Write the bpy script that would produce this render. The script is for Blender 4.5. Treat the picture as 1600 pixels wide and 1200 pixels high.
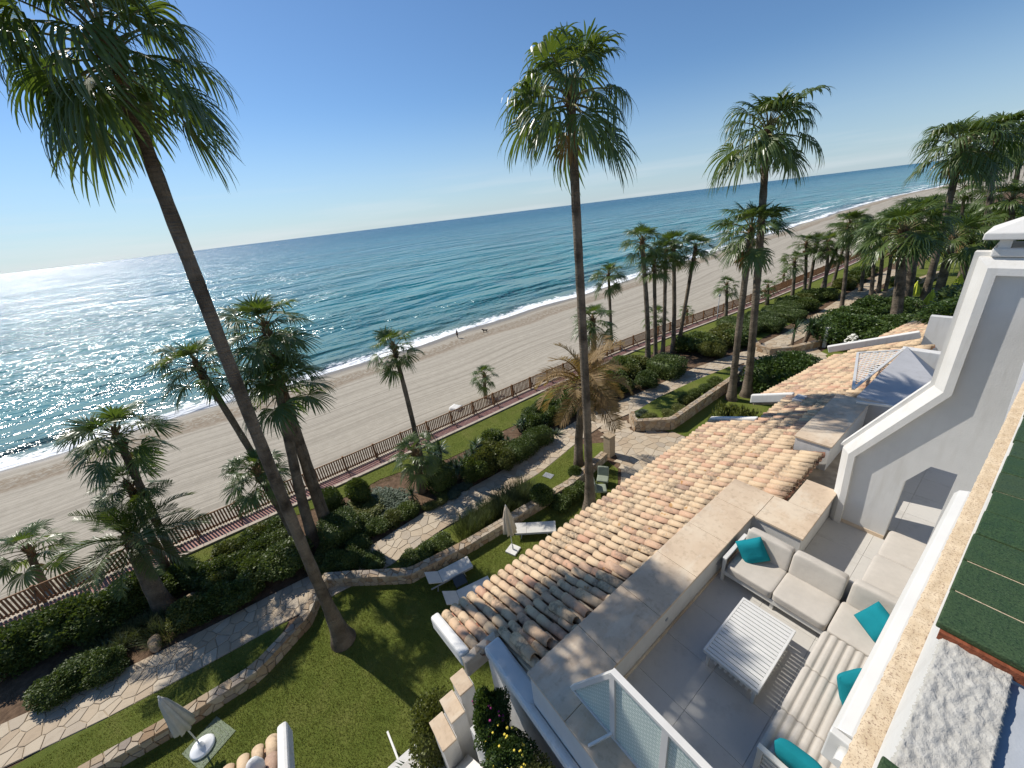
import bpy, bmesh, math, random
import numpy as np
from mathutils import Matrix, Vector, Euler, noise as mnoise

for o in list(bpy.data.objects):
    bpy.data.objects.remove(o, do_unlink=True)
SC = bpy.context.scene
COL = SC.collection
R = math.radians

# ---------------------------------------------------------------- camera
CAMZ = 14.0
cd = bpy.data.cameras.new('camera'); cam = bpy.data.objects.new('camera', cd); COL.objects.link(cam)
cd.sensor_width = 36.0; cd.sensor_fit = 'HORIZONTAL'; cd.lens = 601.0 / 1600.0 * 36.0
cd.clip_start = 0.02; cd.clip_end = 60000.0
M3 = Matrix(((0.603655, -0.263485, 0.752447), (0.789652, 0.327554, -0.518804), (-0.10977, 0.90735, 0.405791)))
cam.matrix_world = Matrix.Translation((0, 0, CAMZ)) @ M3.to_4x4()
SC.camera = cam

# ---------------------------------------------------------------- sky, sun, exposure
SUN_EL, SUN_AZ = 44.5, 198.5      # azimuth measured from +X towards +Y
w = bpy.data.worlds.new('World'); SC.world = w; w.use_nodes = True
nt = w.node_tree; nt.nodes.clear()
sky = nt.nodes.new('ShaderNodeTexSky'); sky.sky_type = 'NISHITA'; sky.sun_disc = False
sky.sun_elevation = R(SUN_EL); sky.sun_rotation = R(90.0 - SUN_AZ)
sky.altitude = 20; sky.air_density = 1.0; sky.dust_density = 0.15; sky.ozone_density = 4.5
tcw = nt.nodes.new('ShaderNodeTexCoord'); mpw = nt.nodes.new('ShaderNodeMapping'); mpw.inputs['Scale'].default_value = (1.5, 1.5, 26)
nzw = nt.nodes.new('ShaderNodeTexNoise'); nzw.inputs['Scale'].default_value = 1.6; nzw.inputs['Detail'].default_value = 7
crw = nt.nodes.new('ShaderNodeValToRGB'); crw.color_ramp.elements[0].position = .47; crw.color_ramp.elements[1].position = .75
sxw = nt.nodes.new('ShaderNodeSeparateXYZ')
elw = nt.nodes.new('ShaderNodeMapRange'); elw.inputs[1].default_value = .0; elw.inputs[2].default_value = .12; elw.inputs[3].default_value = .5; elw.inputs[4].default_value = 0.0
muw = nt.nodes.new('ShaderNodeMath'); muw.operation = 'MULTIPLY'
mxw = nt.nodes.new('ShaderNodeMixRGB'); mxw.inputs[2].default_value = (8.0, 8.4, 8.8, 1)
bgw = nt.nodes.new('ShaderNodeBackground'); bgw.inputs[1].default_value = 0.088
ouw = nt.nodes.new('ShaderNodeOutputWorld')
wbw = nt.nodes.new('ShaderNodeMixRGB'); wbw.blend_type = 'MULTIPLY'; wbw.inputs[0].default_value = 1.0; wbw.inputs[2].default_value = (.85, 1.0, 1.11, 1)
hzw = nt.nodes.new('ShaderNodeMapRange'); hzw.interpolation_type = 'SMOOTHSTEP'; hzw.inputs[1].default_value = -.02; hzw.inputs[2].default_value = .24; hzw.inputs[3].default_value = .6; hzw.inputs[4].default_value = 0.0
hmw = nt.nodes.new('ShaderNodeMixRGB'); hmw.inputs[2].default_value = (5.0, 6.4, 7.8, 1)
L = nt.links.new
L(tcw.outputs['Generated'], mpw.inputs[0]); L(mpw.outputs[0], nzw.inputs['Vector']); L(nzw.outputs['Fac'], crw.inputs[0])
L(tcw.outputs['Generated'], sxw.inputs[0]); L(sxw.outputs['Z'], elw.inputs[0])
L(crw.outputs[0], muw.inputs[0]); L(elw.outputs[0], muw.inputs[1])
L(muw.outputs[0], mxw.inputs[0]); L(sky.outputs[0], wbw.inputs[1]); L(wbw.outputs[0], hmw.inputs[1]); L(sxw.outputs['Z'], hzw.inputs[0]); L(hzw.outputs[0], hmw.inputs[0]); L(hmw.outputs[0], mxw.inputs[1]); L(mxw.outputs[0], bgw.inputs[0]); L(bgw.outputs[0], ouw.inputs[0])
sd = bpy.data.lights.new('sun', 'SUN'); sd.energy = 4.7; sd.angle = R(0.55); sd.color = (1.0, .94, .85)
so = bpy.data.objects.new('sun', sd); COL.objects.link(so)
sdir = Vector((math.cos(R(SUN_EL)) * math.cos(R(SUN_AZ)), math.cos(R(SUN_EL)) * math.sin(R(SUN_AZ)), math.sin(R(SUN_EL))))
so.rotation_euler = sdir.to_track_quat('Z', 'Y').to_euler(); so.location = sdir * 100
vs = SC.view_settings; vs.view_transform = 'Standard'; vs.look = 'None'; vs.exposure = 0.2; vs.gamma = 1.0; vs.use_curve_mapping = False
SC.cycles.max_bounces = 6; SC.cycles.transparent_max_bounces = 6; SC.cycles.caustics_reflective = False; SC.cycles.caustics_refractive = False
SC.cycles.sample_clamp_indirect = 4.0

# ---------------------------------------------------------------- materials
MATS = {}
class NB:
    """small node-tree helper"""
    def __init__(s, name):
        s.m = bpy.data.materials.new(name); s.m.use_nodes = True; s.t = s.m.node_tree; s.t.nodes.clear()
        s.out = s.t.nodes.new('ShaderNodeOutputMaterial'); MATS[name] = s.m
    def n(s, typ, **kw):
        x = s.t.nodes.new('ShaderNode' + typ)
        for k, v in kw.items():
            if k.startswith('i_'):
                key = k[2:]; key = int(key) if key.isdigit() else key.replace('_', ' ')
                x.inputs[key].default_value = v
            else: setattr(x, k, v)
        return x
    def l(s, a, b): s.t.links.new(a, b)
    def coord(s, kind='Object', scale=(1, 1, 1)):
        c = s.n('TexCoord'); m = s.n('Mapping'); m.inputs['Scale'].default_value = scale
        s.l(c.outputs[kind], m.inputs[0]); return m.outputs[0]
    def world(s, scale=(1, 1, 1)):
        c = s.n('NewGeometry'); m = s.n('Mapping'); m.inputs['Scale'].default_value = scale
        s.l(c.outputs['Position'], m.inputs[0]); return m.outputs[0]
    def noise(s, vec, scale, detail=4, rough=.55):
        x = s.n('TexNoise', i_Scale=scale, i_Detail=detail, i_Roughness=rough); s.l(vec, x.inputs['Vector']); return x.outputs['Fac']
    def ramp(s, fac, stops):
        x = s.n('ValToRGB'); cr = x.color_ramp
        while len(cr.elements) < len(stops): cr.elements.new(.5)
        for e, (p, c) in zip(cr.elements, stops):
            e.position = p; e.color = (*c, 1) if len(c) == 3 else c
        s.l(fac, x.inputs[0]); return x.outputs[0]
    def mix(s, fac, a, b, mode='MIX'):
        x = s.n('MixRGB', blend_type=mode)
        for inp, v in ((x.inputs[0], fac), (x.inputs[1], a), (x.inputs[2], b)):
            if isinstance(v, (int, float)): inp.default_value = v
            elif isinstance(v, tuple): inp.default_value = (*v, 1)
            else: s.l(v, inp)
        return x.outputs[0]
    def math(s, op, a, b=0.0):
        x = s.n('Math', operation=op)
        for inp, v in ((x.inputs[0], a), (x.inputs[1], b)):
            if isinstance(v, (int, float)): inp.default_value = v
            else: s.l(v, inp)
        return x.outputs[0]
    def mr(s, v, a, b, c=0., d=1.):
        x = s.n('MapRange', i_1=a, i_2=b, i_3=c, i_4=d); s.l(v, x.inputs[0]); return x.outputs[0]
    def bump(s, h, strength=.3, dist=.02, normal=None):
        x = s.n('Bump', i_Strength=strength, i_Distance=dist); s.l(h, x.inputs['Height'])
        if normal is not None: s.l(normal, x.inputs['Normal'])
        return x.outputs[0]
    def bsdf(s, col, rough=.7, nrm=None, spec=.3, out=True, **kw):
        b = s.n('BsdfPrincipled'); b.inputs['Specular IOR Level'].default_value = spec
        if isinstance(col, tuple): b.inputs['Base Color'].default_value = (*col, 1)
        else: s.l(col, b.inputs['Base Color'])
        if isinstance(rough, (int, float)): b.inputs['Roughness'].default_value = rough
        else: s.l(rough, b.inputs['Roughness'])
        if nrm is not None: s.l(nrm, b.inputs['Normal'])
        if out: s.l(b.outputs[0], s.out.inputs[0])
        return b

def simple(name, col, rough=.7, var=.15, scale=6, bump=.15, bscale=60, spec=.3, dist=.01, world=False):
    b = NB(name); v = b.world() if world else b.coord()
    f = b.noise(v, scale, 5)
    dark = tuple(c * (1 - var) for c in col); lite = tuple(min(1, c * (1 + var)) for c in col)
    c = b.ramp(f, [(.3, dark), (.7, lite)])
    n = b.bump(b.noise(v, bscale, 3), bump, dist) if bump else None
    b.bsdf(c, rough, n, spec); return b.m

def plaster(name, col, dirt, rough=.8, bump=.35):
    b = NB(name); v = b.world(); f = b.noise(v, 2.2, 5); fine = b.noise(v, 48, 4, .65); big = b.noise(v, .9, 4)
    c = b.ramp(f, [(.3, tuple(x * .95 for x in col)), (.7, tuple(min(1, x * 1.04) for x in col))])
    streak = b.noise(b.world(scale=(5, 5, .45)), 1.6, 6, .65)
    c = b.mix(b.math('MULTIPLY', b.mr(streak, .5, .72), b.mr(big, .38, .62, .1, .6)), c, dirt)
    spot = b.noise(v, 9, 7, .75); c = b.mix(b.mr(spot, .64, .74, 0, .35), c, tuple(x * .7 for x in dirt))
    b.bsdf(c, rough, b.bump(b.math('ADD', fine, b.math('MULTIPLY', f, 1.5)), bump, .008), .2); return b.m
def leafmat(name, c1, c2, trans=.35, rough=.42, spec=.45):
    """foliage: colour varies per object and per leaf; light passes through a little"""
    b = NB(name)
    oi = b.n('ObjectInfo'); gi = b.n('NewGeometry')
    f = b.math('MULTIPLY_ADD', gi.outputs['Random Per Island'], .6)
    f.node.inputs[2].default_value = 0.0
    g = b.math('ADD', f, b.math('MULTIPLY', oi.outputs['Random'], .4))
    c = b.mix(g, c1, c2)
    p = b.bsdf(c, rough, None, spec, out=False)
    t = b.n('BsdfTranslucent'); b.l(b.mix(1.0, c, (1.25, 1.25, .55), 'MULTIPLY'), t.inputs[0])
    m = b.n('MixShader', i_0=trans); b.l(p.outputs[0], m.inputs[1]); b.l(t.outputs[0], m.inputs[2]); b.l(m.outputs[0], b.out.inputs[0])
    return b.m

leafmat('fan_leaf', (.056, .102, .022), (.15, .195, .05), .38, .36, .6)
leafmat('dry_leaf', (.20, .125, .055), (.32, .22, .10), .3, .6, .3)
leafmat('date_leaf', (.05, .085, .015), (.11, .14, .03), .3, .4, .5)
leafmat('hedge_leaf', (.042, .070, .016), (.11, .15, .038), .25, .5, .35)
leafmat('bush_leaf', (.052, .084, .018), (.135, .172, .045), .3, .5, .35)
leafmat('olive_leaf', (.075, .095, .024), (.17, .18, .05), .3, .5, .3)
leafmat('oleander_leaf', (.045, .084, .020), (.115, .17, .048), .3, .45, .4)
leafmat('blue_leaf', (.06, .09, .06), (.12, .15, .10), .2, .6, .3)
leafmat('tuft_leaf', (.05, .075, .03), (.12, .14, .06), .3, .5, .3)
leafmat('spike_leaf', (.025, .055, .02), (.07, .11, .045), .2, .4, .45)
leafmat('lawn_blade', (.088, .118, .022), (.21, .205, .065), .3, .55, .2)
simple('petiole', (.16, .15, .06), .6, .2, 8, 0)
simple('yellow_petal', (.75, .6, .08), .6, .1, 8, 0)
simple('white_petal', (.8, .78, .7), .6, .1, 8, 0)
simple('magenta_petal', (.35, .04, .18), .6, .2, 8, 0)

def trunk_mat(name, c1, c2):
    b = NB(name); v = b.coord(scale=(1, 1, 1))
    rings = b.noise(b.coord(scale=(.6, .6, 9)), 2.2, 4, .6)
    fine = b.noise(b.coord(scale=(6, 6, 1.2)), 5, 5)
    c = b.mix(b.math('MULTIPLY', b.math('ADD', rings, fine), .5), c1, c2)
    c = b.mix(b.mr(b.noise(v, 1.3, 3), .4, .7), c, tuple(x * .6 for x in c1))
    b.bsdf(c, .85, b.bump(b.math('ADD', rings, b.math('MULTIPLY', fine, .6)), 1.0, .08), .15)
trunk_mat('palm_bark', (.085, .066, .048), (.34, .275, .205))
trunk_mat('palm_boot', (.13, .075, .04), (.30, .19, .10))

plaster('white_plaster', (.60, .59, .565), (.47, .45, .41))
simple('white_paint', (.78, .79, .80), .45, .05, 4, .08, 40, .4)
plaster('verge_white', (.65, .635, .60), (.48, .44, .37), .7, .3)
simple('rough_timber', (.25, .135, .068), .75, .3, 5, .4, 30, .2)
simple('alu_white', (.62, .61, .58), .35, .04, 6, 0, 10, .5)
simple('grey_metal', (.30, .31, .32), .4, .1, 6, 0, 10, .5)
simple('retaining_stone', (.42, .36, .28), .85, .25, 2, .5, 12, .2, .04, True)
simple('soil', (.13, .085, .055), .95, .4, 4, .6, 18, .1, .05, True)
simple('grout', (.40, .33, .24), .9, .25, 5, .4, 40, .1, .02, True)
simple('kerb_stone', (.42, .36, .29), .85, .15, 3, .3, 25, .2, .01, True)
simple('rock', (.36, .27, .18), .85, .35, 3, .6, 14, .2, .05)
simple('umbrella_cloth', (.50, .48, .43), .85, .1, 5, .2, 30, .1)
simple('beige_cloth', (.56, .47, .36), .85, .12, 5, .2, 30, .1)
simple('lime_cloth', (.48, .52, .06), .8, .15, 5, .2, 30, .1)
simple('mesh_fabric', (.55, .53, .48), .8, .06, 6, .15, 120, .15)
simple('dark_wicker', (.035, .04, .045), .6, .2, 20, .3, 60, .3)
simple('green_mat', (.20, .235, .16), .9, .1, 8, .3, 60, .1)
simple('sage_cloth', (.24, .27, .21), .9, .1, 6, .2, 60, .1)
simple('concrete_white', (.62, .60, .56), .85, .12, 4, .3, 30, .2)
plaster('flat_roof_grey', (.44, .44, .445), (.32, .31, .30))
simple('skin', (.45, .27, .18), .6, .05, 4, 0); simple('dark_cloth', (.02, .02, .025), .9, .1, 6, 0)
simple('pale_cloth', (.72, .70, .68), .9, .05, 6, 0); simple('dark_hair', (.02, .014, .01), .6, .1, 8, 0); simple('dog_fur', (.015, .013, .012), .8, .2, 8, 0)

def cushion_mat(name, col, weave=220):
    b = NB(name); v = b.coord()
    f = b.noise(v, 5, 4); wv = b.noise(v, weave, 2)
    c = b.ramp(f, [(.3, tuple(x * .93 for x in col)), (.7, tuple(min(1, x * 1.05) for x in col))])
    wr = b.noise(b.coord(scale=(1, 2.2, 1)), 7, 3)
    b.bsdf(c, .95, b.bump(b.math('ADD', b.math('MULTIPLY', wv, .12), wr), .35, .02), .1)
cushion_mat('seat_fabric', (.48, .44, .385)); cushion_mat('teal_fabric', (.010, .19, .225))

b = NB('paver'); v = b.world(); f = b.noise(v, 1.1, 5); g = b.noise(v, 14, 6, .7); oi = b.n('ObjectInfo')
c = b.mix(b.math('ADD', b.math('MULTIPLY', f, .6), b.math('MULTIPLY', oi.outputs['Random'], .4)), (.46, .44, .405), (.56, .54, .50))
c = b.mix(b.mr(g, .52, .75, 0, .3), c, (.38, .36, .325)); c = b.mix(b.mr(b.noise(v, 2.6, 6, .7), .56, .66, 0, .3), c, (.33, .31, .28)); b.bsdf(c, .6, b.bump(g, .08, .01), .3)

b = NB('coping_stone'); v = b.world(); f = b.noise(v, 1.3, 6, .6); g = b.noise(v, 9, 6, .7)
c = b.ramp(f, [(.28, (.46, .35, .25)), (.5, (.58, .455, .325)), (.75, (.65, .545, .41))])
c = b.mix(b.mr(g, .52, .70, 0, .55), c, (.34, .25, .17)); c = b.mix(b.math('MULTIPLY', b.mr(b.noise(b.world(scale=(1, .35, 1)), 2.4, 5, .7), .52, .62), .45), c, (.66, .58, .46)); b.bsdf(c, .75, b.bump(g, .25, .01), .25)

def tile_mat(name, island):
    b = NB(name)
    rnd = b.n('NewGeometry').outputs['Random Per Island'] if island else b.n('ObjectInfo').outputs['Random']
    c = b.ramp(rnd, [(0, (.46, .26, .175)), (.10, (.51, .33, .22)), (.3, (.53, .385, .25)), (.6, (.555, .42, .275)), (.88, (.54, .395, .255)), (.96, (.48, .29, .195)), (1, (.34, .24, .18))])
    v = b.world(); n1 = b.noise(v, 2.6, 6, .65); n2 = b.noise(v, 17, 6, .7)
    c = b.mix(b.mr(n2, .5, .8, 0, .35), c, (.72, .62, .45))
    st = b.math('MULTIPLY', b.mr(n1, .50, .62), b.mr(n2, .38, .55))
    c = b.mix(b.math('MULTIPLY', st, .72), c, (.095, .08, .065))
    c = b.mix(b.math('MULTIPLY', b.mr(b.noise(v, 5.5, 3), .66, .72), .7), c, (.34, .16, .03))
    b.bsdf(c, .85, b.bump(b.math('ADD', n2, b.math('MULTIPLY', n1, .5)), .35, .012), .15)
tile_mat('roof_tile', False); tile_mat('roof_tile_mass', True)
b = NB('pan_tile'); v = b.world(); n2 = b.noise(v, 11, 6, .7)
c = b.mix(b.n('NewGeometry').outputs['Random Per Island'], (.48, .22, .15), (.55, .36, .22)); c = b.mix(b.mr(n2, .44, .58, 0, .85), c, (.085, .065, .05))
b.bsdf(c, .9, b.bump(n2, .4, .015), .1)

b = NB('green_tile'); v = b.world(); f = b.noise(v, 22, 6, .7); g = b.noise(v, 190, 4, .7); oi = b.n('ObjectInfo')
c = b.mix(f, (.020, .050, .016), (.050, .092, .030)); c = b.mix(b.math('MULTIPLY', oi.outputs['Random'], .45), c, (.065, .085, .045))
c = b.mix(b.mr(g, .48, .62, 0, .75), c, (.010, .024, .009)); c = b.mix(b.mr(b.noise(v, 420, 3, .7), .58, .68, 0, .6), c, (.13, .17, .09))
b.bsdf(c, b.mr(f, .3, .7, .42, .65), b.bump(g, .5, .003), .35)
b = NB('mortar'); v = b.world(); f = b.noise(b.world(scale=(1, .6, 1)), 55, 8, .6); g = b.noise(v, 12, 5)
c = b.ramp(f, [(.30, (.42, .405, .365)), (.6, (.50, .485, .44)), (.75, (.54, .525, .485))]); c = b.mix(b.mr(g, .5, .75, 0, .4), c, (.40, .37, .31)); b.bsdf(c, .95, b.bump(b.math('ADD', f, b.math('MULTIPLY', b.noise(v, 170, 5, .7), .35)), .9, .010), .1)
b = NB('pebble_coping'); v = b.world(); f = b.noise(v, 210, 5, .7); g = b.noise(v, 26, 5)
c = b.ramp(g, [(.3, (.50, .39, .26)), (.7, (.62, .51, .365))]); c = b.mix(b.mr(f, .53, .62, 0, .85), c, (.22, .14, .10)); b.bsdf(c, .9, b.bump(f, .7, .003), .15)
simple('terracotta_edge', (.22, .07, .035), .85, .4, 60, .6, 200, .15, .003)

b = NB('paving_stone'); v = b.world(); f = b.noise(v, 3.2, 6, .65); oi = b.n('ObjectInfo'); gi = b.n('NewGeometry')
c = b.ramp(b.math('FRACT', b.math('ADD', oi.outputs['Random'], gi.outputs['Random Per Island'])), [(0, (.40, .31, .215)), (.35, (.46, .375, .27)), (.7, (.50, .425, .32)), (1, (.37, .31, .24))])
c = b.mix(b.mr(f, .5, .75, 0, .5), c, (.30, .24, .17)); b.bsdf(c, .8, b.bump(b.noise(v, 14, 6), .35, .02), .2)
b = NB('wall_stone'); v = b.world(); f = b.noise(v, 4, 6, .7); oi = b.n('ObjectInfo'); gi = b.n('NewGeometry')
c = b.ramp(b.math('FRACT', b.math('ADD', oi.outputs['Random'], gi.outputs['Random Per Island'])), [(0, (.28, .19, .115)), (.4, (.38, .295, .20)), (.75, (.43, .36, .27)), (1, (.26, .215, .175))])
c = b.mix(b.mr(f, .52, .75, 0, .6), c, (.17, .14, .11)); b.bsdf(c, .85, b.bump(b.noise(v, 16, 6), .5, .03), .2)
b = NB('brick_path'); v = b.world(scale=(1, 1, 1)); br = b.n('TexBrick', i_Scale=4.0, i_Mortar_Size=.015); b.l(v, br.inputs['Vector'])
br.inputs['Color1'].default_value = (.36, .16, .13, 1); br.inputs['Color2'].default_value = (.44, .23, .19, 1); br.inputs['Mortar'].default_value = (.35, .28, .24, 1)
b.bsdf(b.mix(b.mr(b.noise(v, 2, 5), .4, .7, 0, .4), br.outputs[0], (.46, .33, .28)), .85, b.bump(br.outputs['Fac'], .2, .01), .2)

b = NB('lawn'); v = b.world(); f = b.noise(v, .9, 6, .6); g = b.noise(v, 16, 8, .75); h = b.noise(v, 60, 4, .7)
c = b.ramp(b.math('ADD', b.math('MULTIPLY', f, .5), b.math('MULTIPLY', g, .5)), [(.32, (.075, .108, .017)), (.5, (.122, .150, .028)), (.68, (.18, .18, .052))])
c = b.mix(b.mr(h, .55, .75, 0, .45), c, (.27, .24, .10)); b.bsdf(c, .9, b.bump(b.math('ADD', g, h), .8, .04), .1)

b = NB('frosted_glass'); tc = b.n('TexCoord'); sx_ = b.n('SeparateXYZ'); b.l(tc.outputs['Object'], sx_.inputs[0]); cx_ = b.n('CombineXYZ'); b.l(sx_.outputs[0], cx_.inputs[0]); b.l(sx_.outputs[2], cx_.inputs[1])
bk = b.n('TexBrick', i_Scale=1.0, i_Mortar_Size=.011, i_Mortar_Smooth=.3, i_Brick_Width=.075, i_Row_Height=.04); b.l(cx_.outputs[0], bk.inputs['Vector'])
c = b.mix(bk.outputs['Fac'], (.40, .52, .48), (.80, .86, .82))
p = b.bsdf(c, .35, None, .5, out=False)
t = b.n('BsdfTranslucent', i_Color=(.62, .74, .70, 1)); tr = b.n('BsdfTransparent', i_Color=(.85, .93, .9, 1))
m1 = b.n('MixShader', i_0=.25); b.l(p.outputs[0], m1.inputs[1]); b.l(t.outputs[0], m1.inputs[2])
m2 = b.n('MixShader', i_0=.08); b.l(m1.outputs[0], m2.inputs[1]); b.l(tr.outputs[0], m2.inputs[2]); b.l(m2.outputs[0], b.out.inputs[0])

# sand: UV = (metres along coast, metres from the waterline inland)
b = NB('sand'); uv = b.n('UVMap', uv_map='UVMap'); sp = b.n('SeparateXYZ'); b.l(uv.outputs[0], sp.inputs[0]); U_, V_ = sp.outputs[0], sp.outputs[1]
v = b.world(); wob = b.math('MULTIPLY', b.math('SUBTRACT', b.noise(b.world(scale=(.015, .006, 1)), 1.0, 2), .5), 5.0)
cb = b.n('CombineXYZ'); b.l(b.math('MULTIPLY', U_, .006), cb.inputs[0]); b.l(b.math('ADD', V_, wob), cb.inputs[1])
rake = b.noise(cb.outputs[0], .55, 3, .62)
cb2 = b.n('CombineXYZ'); b.l(b.math('MULTIPLY', U_, .008), cb2.inputs[0]); b.l(b.math('ADD', V_, wob), cb2.inputs[1])
rake2 = b.noise(cb2.outputs[0], 1.7, 2, .6)
def hair(n_, w_): return b.mr(b.math('ABSOLUTE', b.math('SUBTRACT', n_, .5)), 0.0, w_, 1.0, 0.0)
rut = b.math('MAXIMUM', hair(rake, .035), b.math('MULTIPLY', hair(rake2, .05), .5))
gr = b.noise(v, 1.4, 8, .7)
c = b.ramp(gr, [(.3, (.335, .30, .242)), (.7, (.415, .375, .305))])
c = b.mix(b.math('MULTIPLY', rut, .52), c, (.17, .148, .115))
edge = b.math('MULTIPLY', b.math('SUBTRACT', b.noise(b.world(scale=(.12, .12, 1)), 1.0, 4), .5), 3.0)
ve = b.math('ADD', V_, edge)
foot = b.math('MULTIPLY', b.mr(ve, 3.0, 4.5), b.mr(ve, 7.6, 9.0, 1, 0))
c = b.mix(b.math('MULTIPLY', foot, b.mr(b.noise(v, 2.2, 5), .40, .58, 0, .9)), c, (.22, .17, .115))
c = b.mix(b.math('MULTIPLY', b.math('MULTIPLY', b.mr(ve, 6.6, 7.6), b.mr(ve, 8.0, 8.9, 1, 0)), .5), c, (.22, .17, .12))
wet = b.mr(ve, .8, 2.6, 1, 0)
c = b.mix(b.math('MULTIPLY', wet, .8), c, (.17, .135, .095))
hh = b.math('ADD', b.math('MULTIPLY', rut, -1.0), b.math('MULTIPLY', b.noise(v, 3.0, 6), b.math('ADD', b.math('MULTIPLY', foot, 2.0), .35)))
b.bsdf(c, b.mr(wet, 0, 1, .95, .3), b.bump(hh, .35, .07), .2)

# sea: UV = (metres along coast, metres offshore)
b = NB('sea'); uv = b.n('UVMap', uv_map='UVMap'); sp = b.n('SeparateXYZ'); b.l(uv.outputs[0], sp.inputs[0]); U_, V_ = sp.outputs[0], sp.outputs[1]
v = b.world()
lv = b.math('LOGARITHM', b.math('ADD', b.math('MAXIMUM', V_, 0.0), 1.0), 10.0)
c = b.ramp(b.math('DIVIDE', lv, 4.0), [(.0, (.20, .20, .15)), (.2, (.10, .18, .155)), (.33, (.034, .21, .205)), (.5, (.012, .185, .21)), (.62, (.007, .155, .20)), (.8, (.004, .105, .165)), (1, (.004, .070, .13))])
pat = b.noise(b.world(scale=(.02, .006, 1)), 1.0, 6, .6); c = b.mix(b.mr(pat, .42, .62, 0, .4), c, (.006, .062, .10))
# foam at the edge, with breakers farther along the coast
def uvv(su, sv):
    q = b.n('CombineXYZ'); b.l(b.math('MULTIPLY', U_, su), q.inputs[0]); b.l(b.math('MULTIPLY', V_, sv), q.inputs[1]); return q.outputs[0]
wv = b.mr(b.noise(uvv(.07, .0), 1.0, 3), .3, .7, 2.2, 8.0)
lace = b.noise(b.world(), 1.1, 7, .72)
f1 = b.math('MULTIPLY', b.math('LESS_THAN', V_, wv), b.mr(b.math('ADD', lace, b.mr(b.math('DIVIDE', V_, wv), 0, 1, .28, -.12)), .48, .56))
ln = b.noise(uvv(.018, .30), 1.0, 4, .6)
rng_ = b.math('MULTIPLY', b.mr(V_, 5, 9), b.mr(V_, 26, 42, 1, 0))
far = b.mr(U_, 40, 140, .0, .16)
f2 = b.math('MULTIPLY', b.math('MULTIPLY', b.mr(b.math('ADD', ln, far), .70, .76), rng_), b.mr(lace, .38, .52))
cap = b.math('MULTIPLY', b.mr(b.noise(b.world(scale=(.22, .09, 1)), 1.0, 5, .65), .715, .74), b.mr(V_, 40, 160))
foam = b.math('MINIMUM', b.math('ADD', b.math('ADD', f1, f2), b.math('MULTIPLY', cap, .7)), 1.0)
c = b.mix(foam, c, (.80, .82, .82))
w1 = b.noise(b.world(scale=(.20, .09, 1)), 1.0, 3, .5); w2 = b.noise(b.world(scale=(1.0, .55, 1)), 1.0, 2, .5); w4 = b.noise(b.world(scale=(3.6, 2.4, 1)), 1.0, 2, .5); w3 = b.noise(uvv(.012, .16), 1.0, 3, .5)
w5 = b.noise(b.world(scale=(.05, .018, 1)), 1.0, 3, .55)
n0 = b.bump(w5, 1.0, 13.0); n1 = b.bump(w1, 1.0, 3.2, n0); n2 = b.bump(w2, 1.0, 1.05, n1)
gust = b.mr(b.noise(b.world(scale=(.035, .011, 1)), 1.0, 4, .6), .36, .62, .35, 1.25)
for q_ in (n1, n2): b.l(gust, q_.node.inputs['Strength']); n4 = b.bump(w4, 1.0, .04, n2); n3 = b.bump(w3, .35, .7, n4)
p = b.bsdf(c, b.math('MAXIMUM', b.mr(V_, 20, 900, .15, .27), b.math('MULTIPLY', foam, .8)), n3, .5); p.inputs['IOR'].default_value = 1.5

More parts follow.
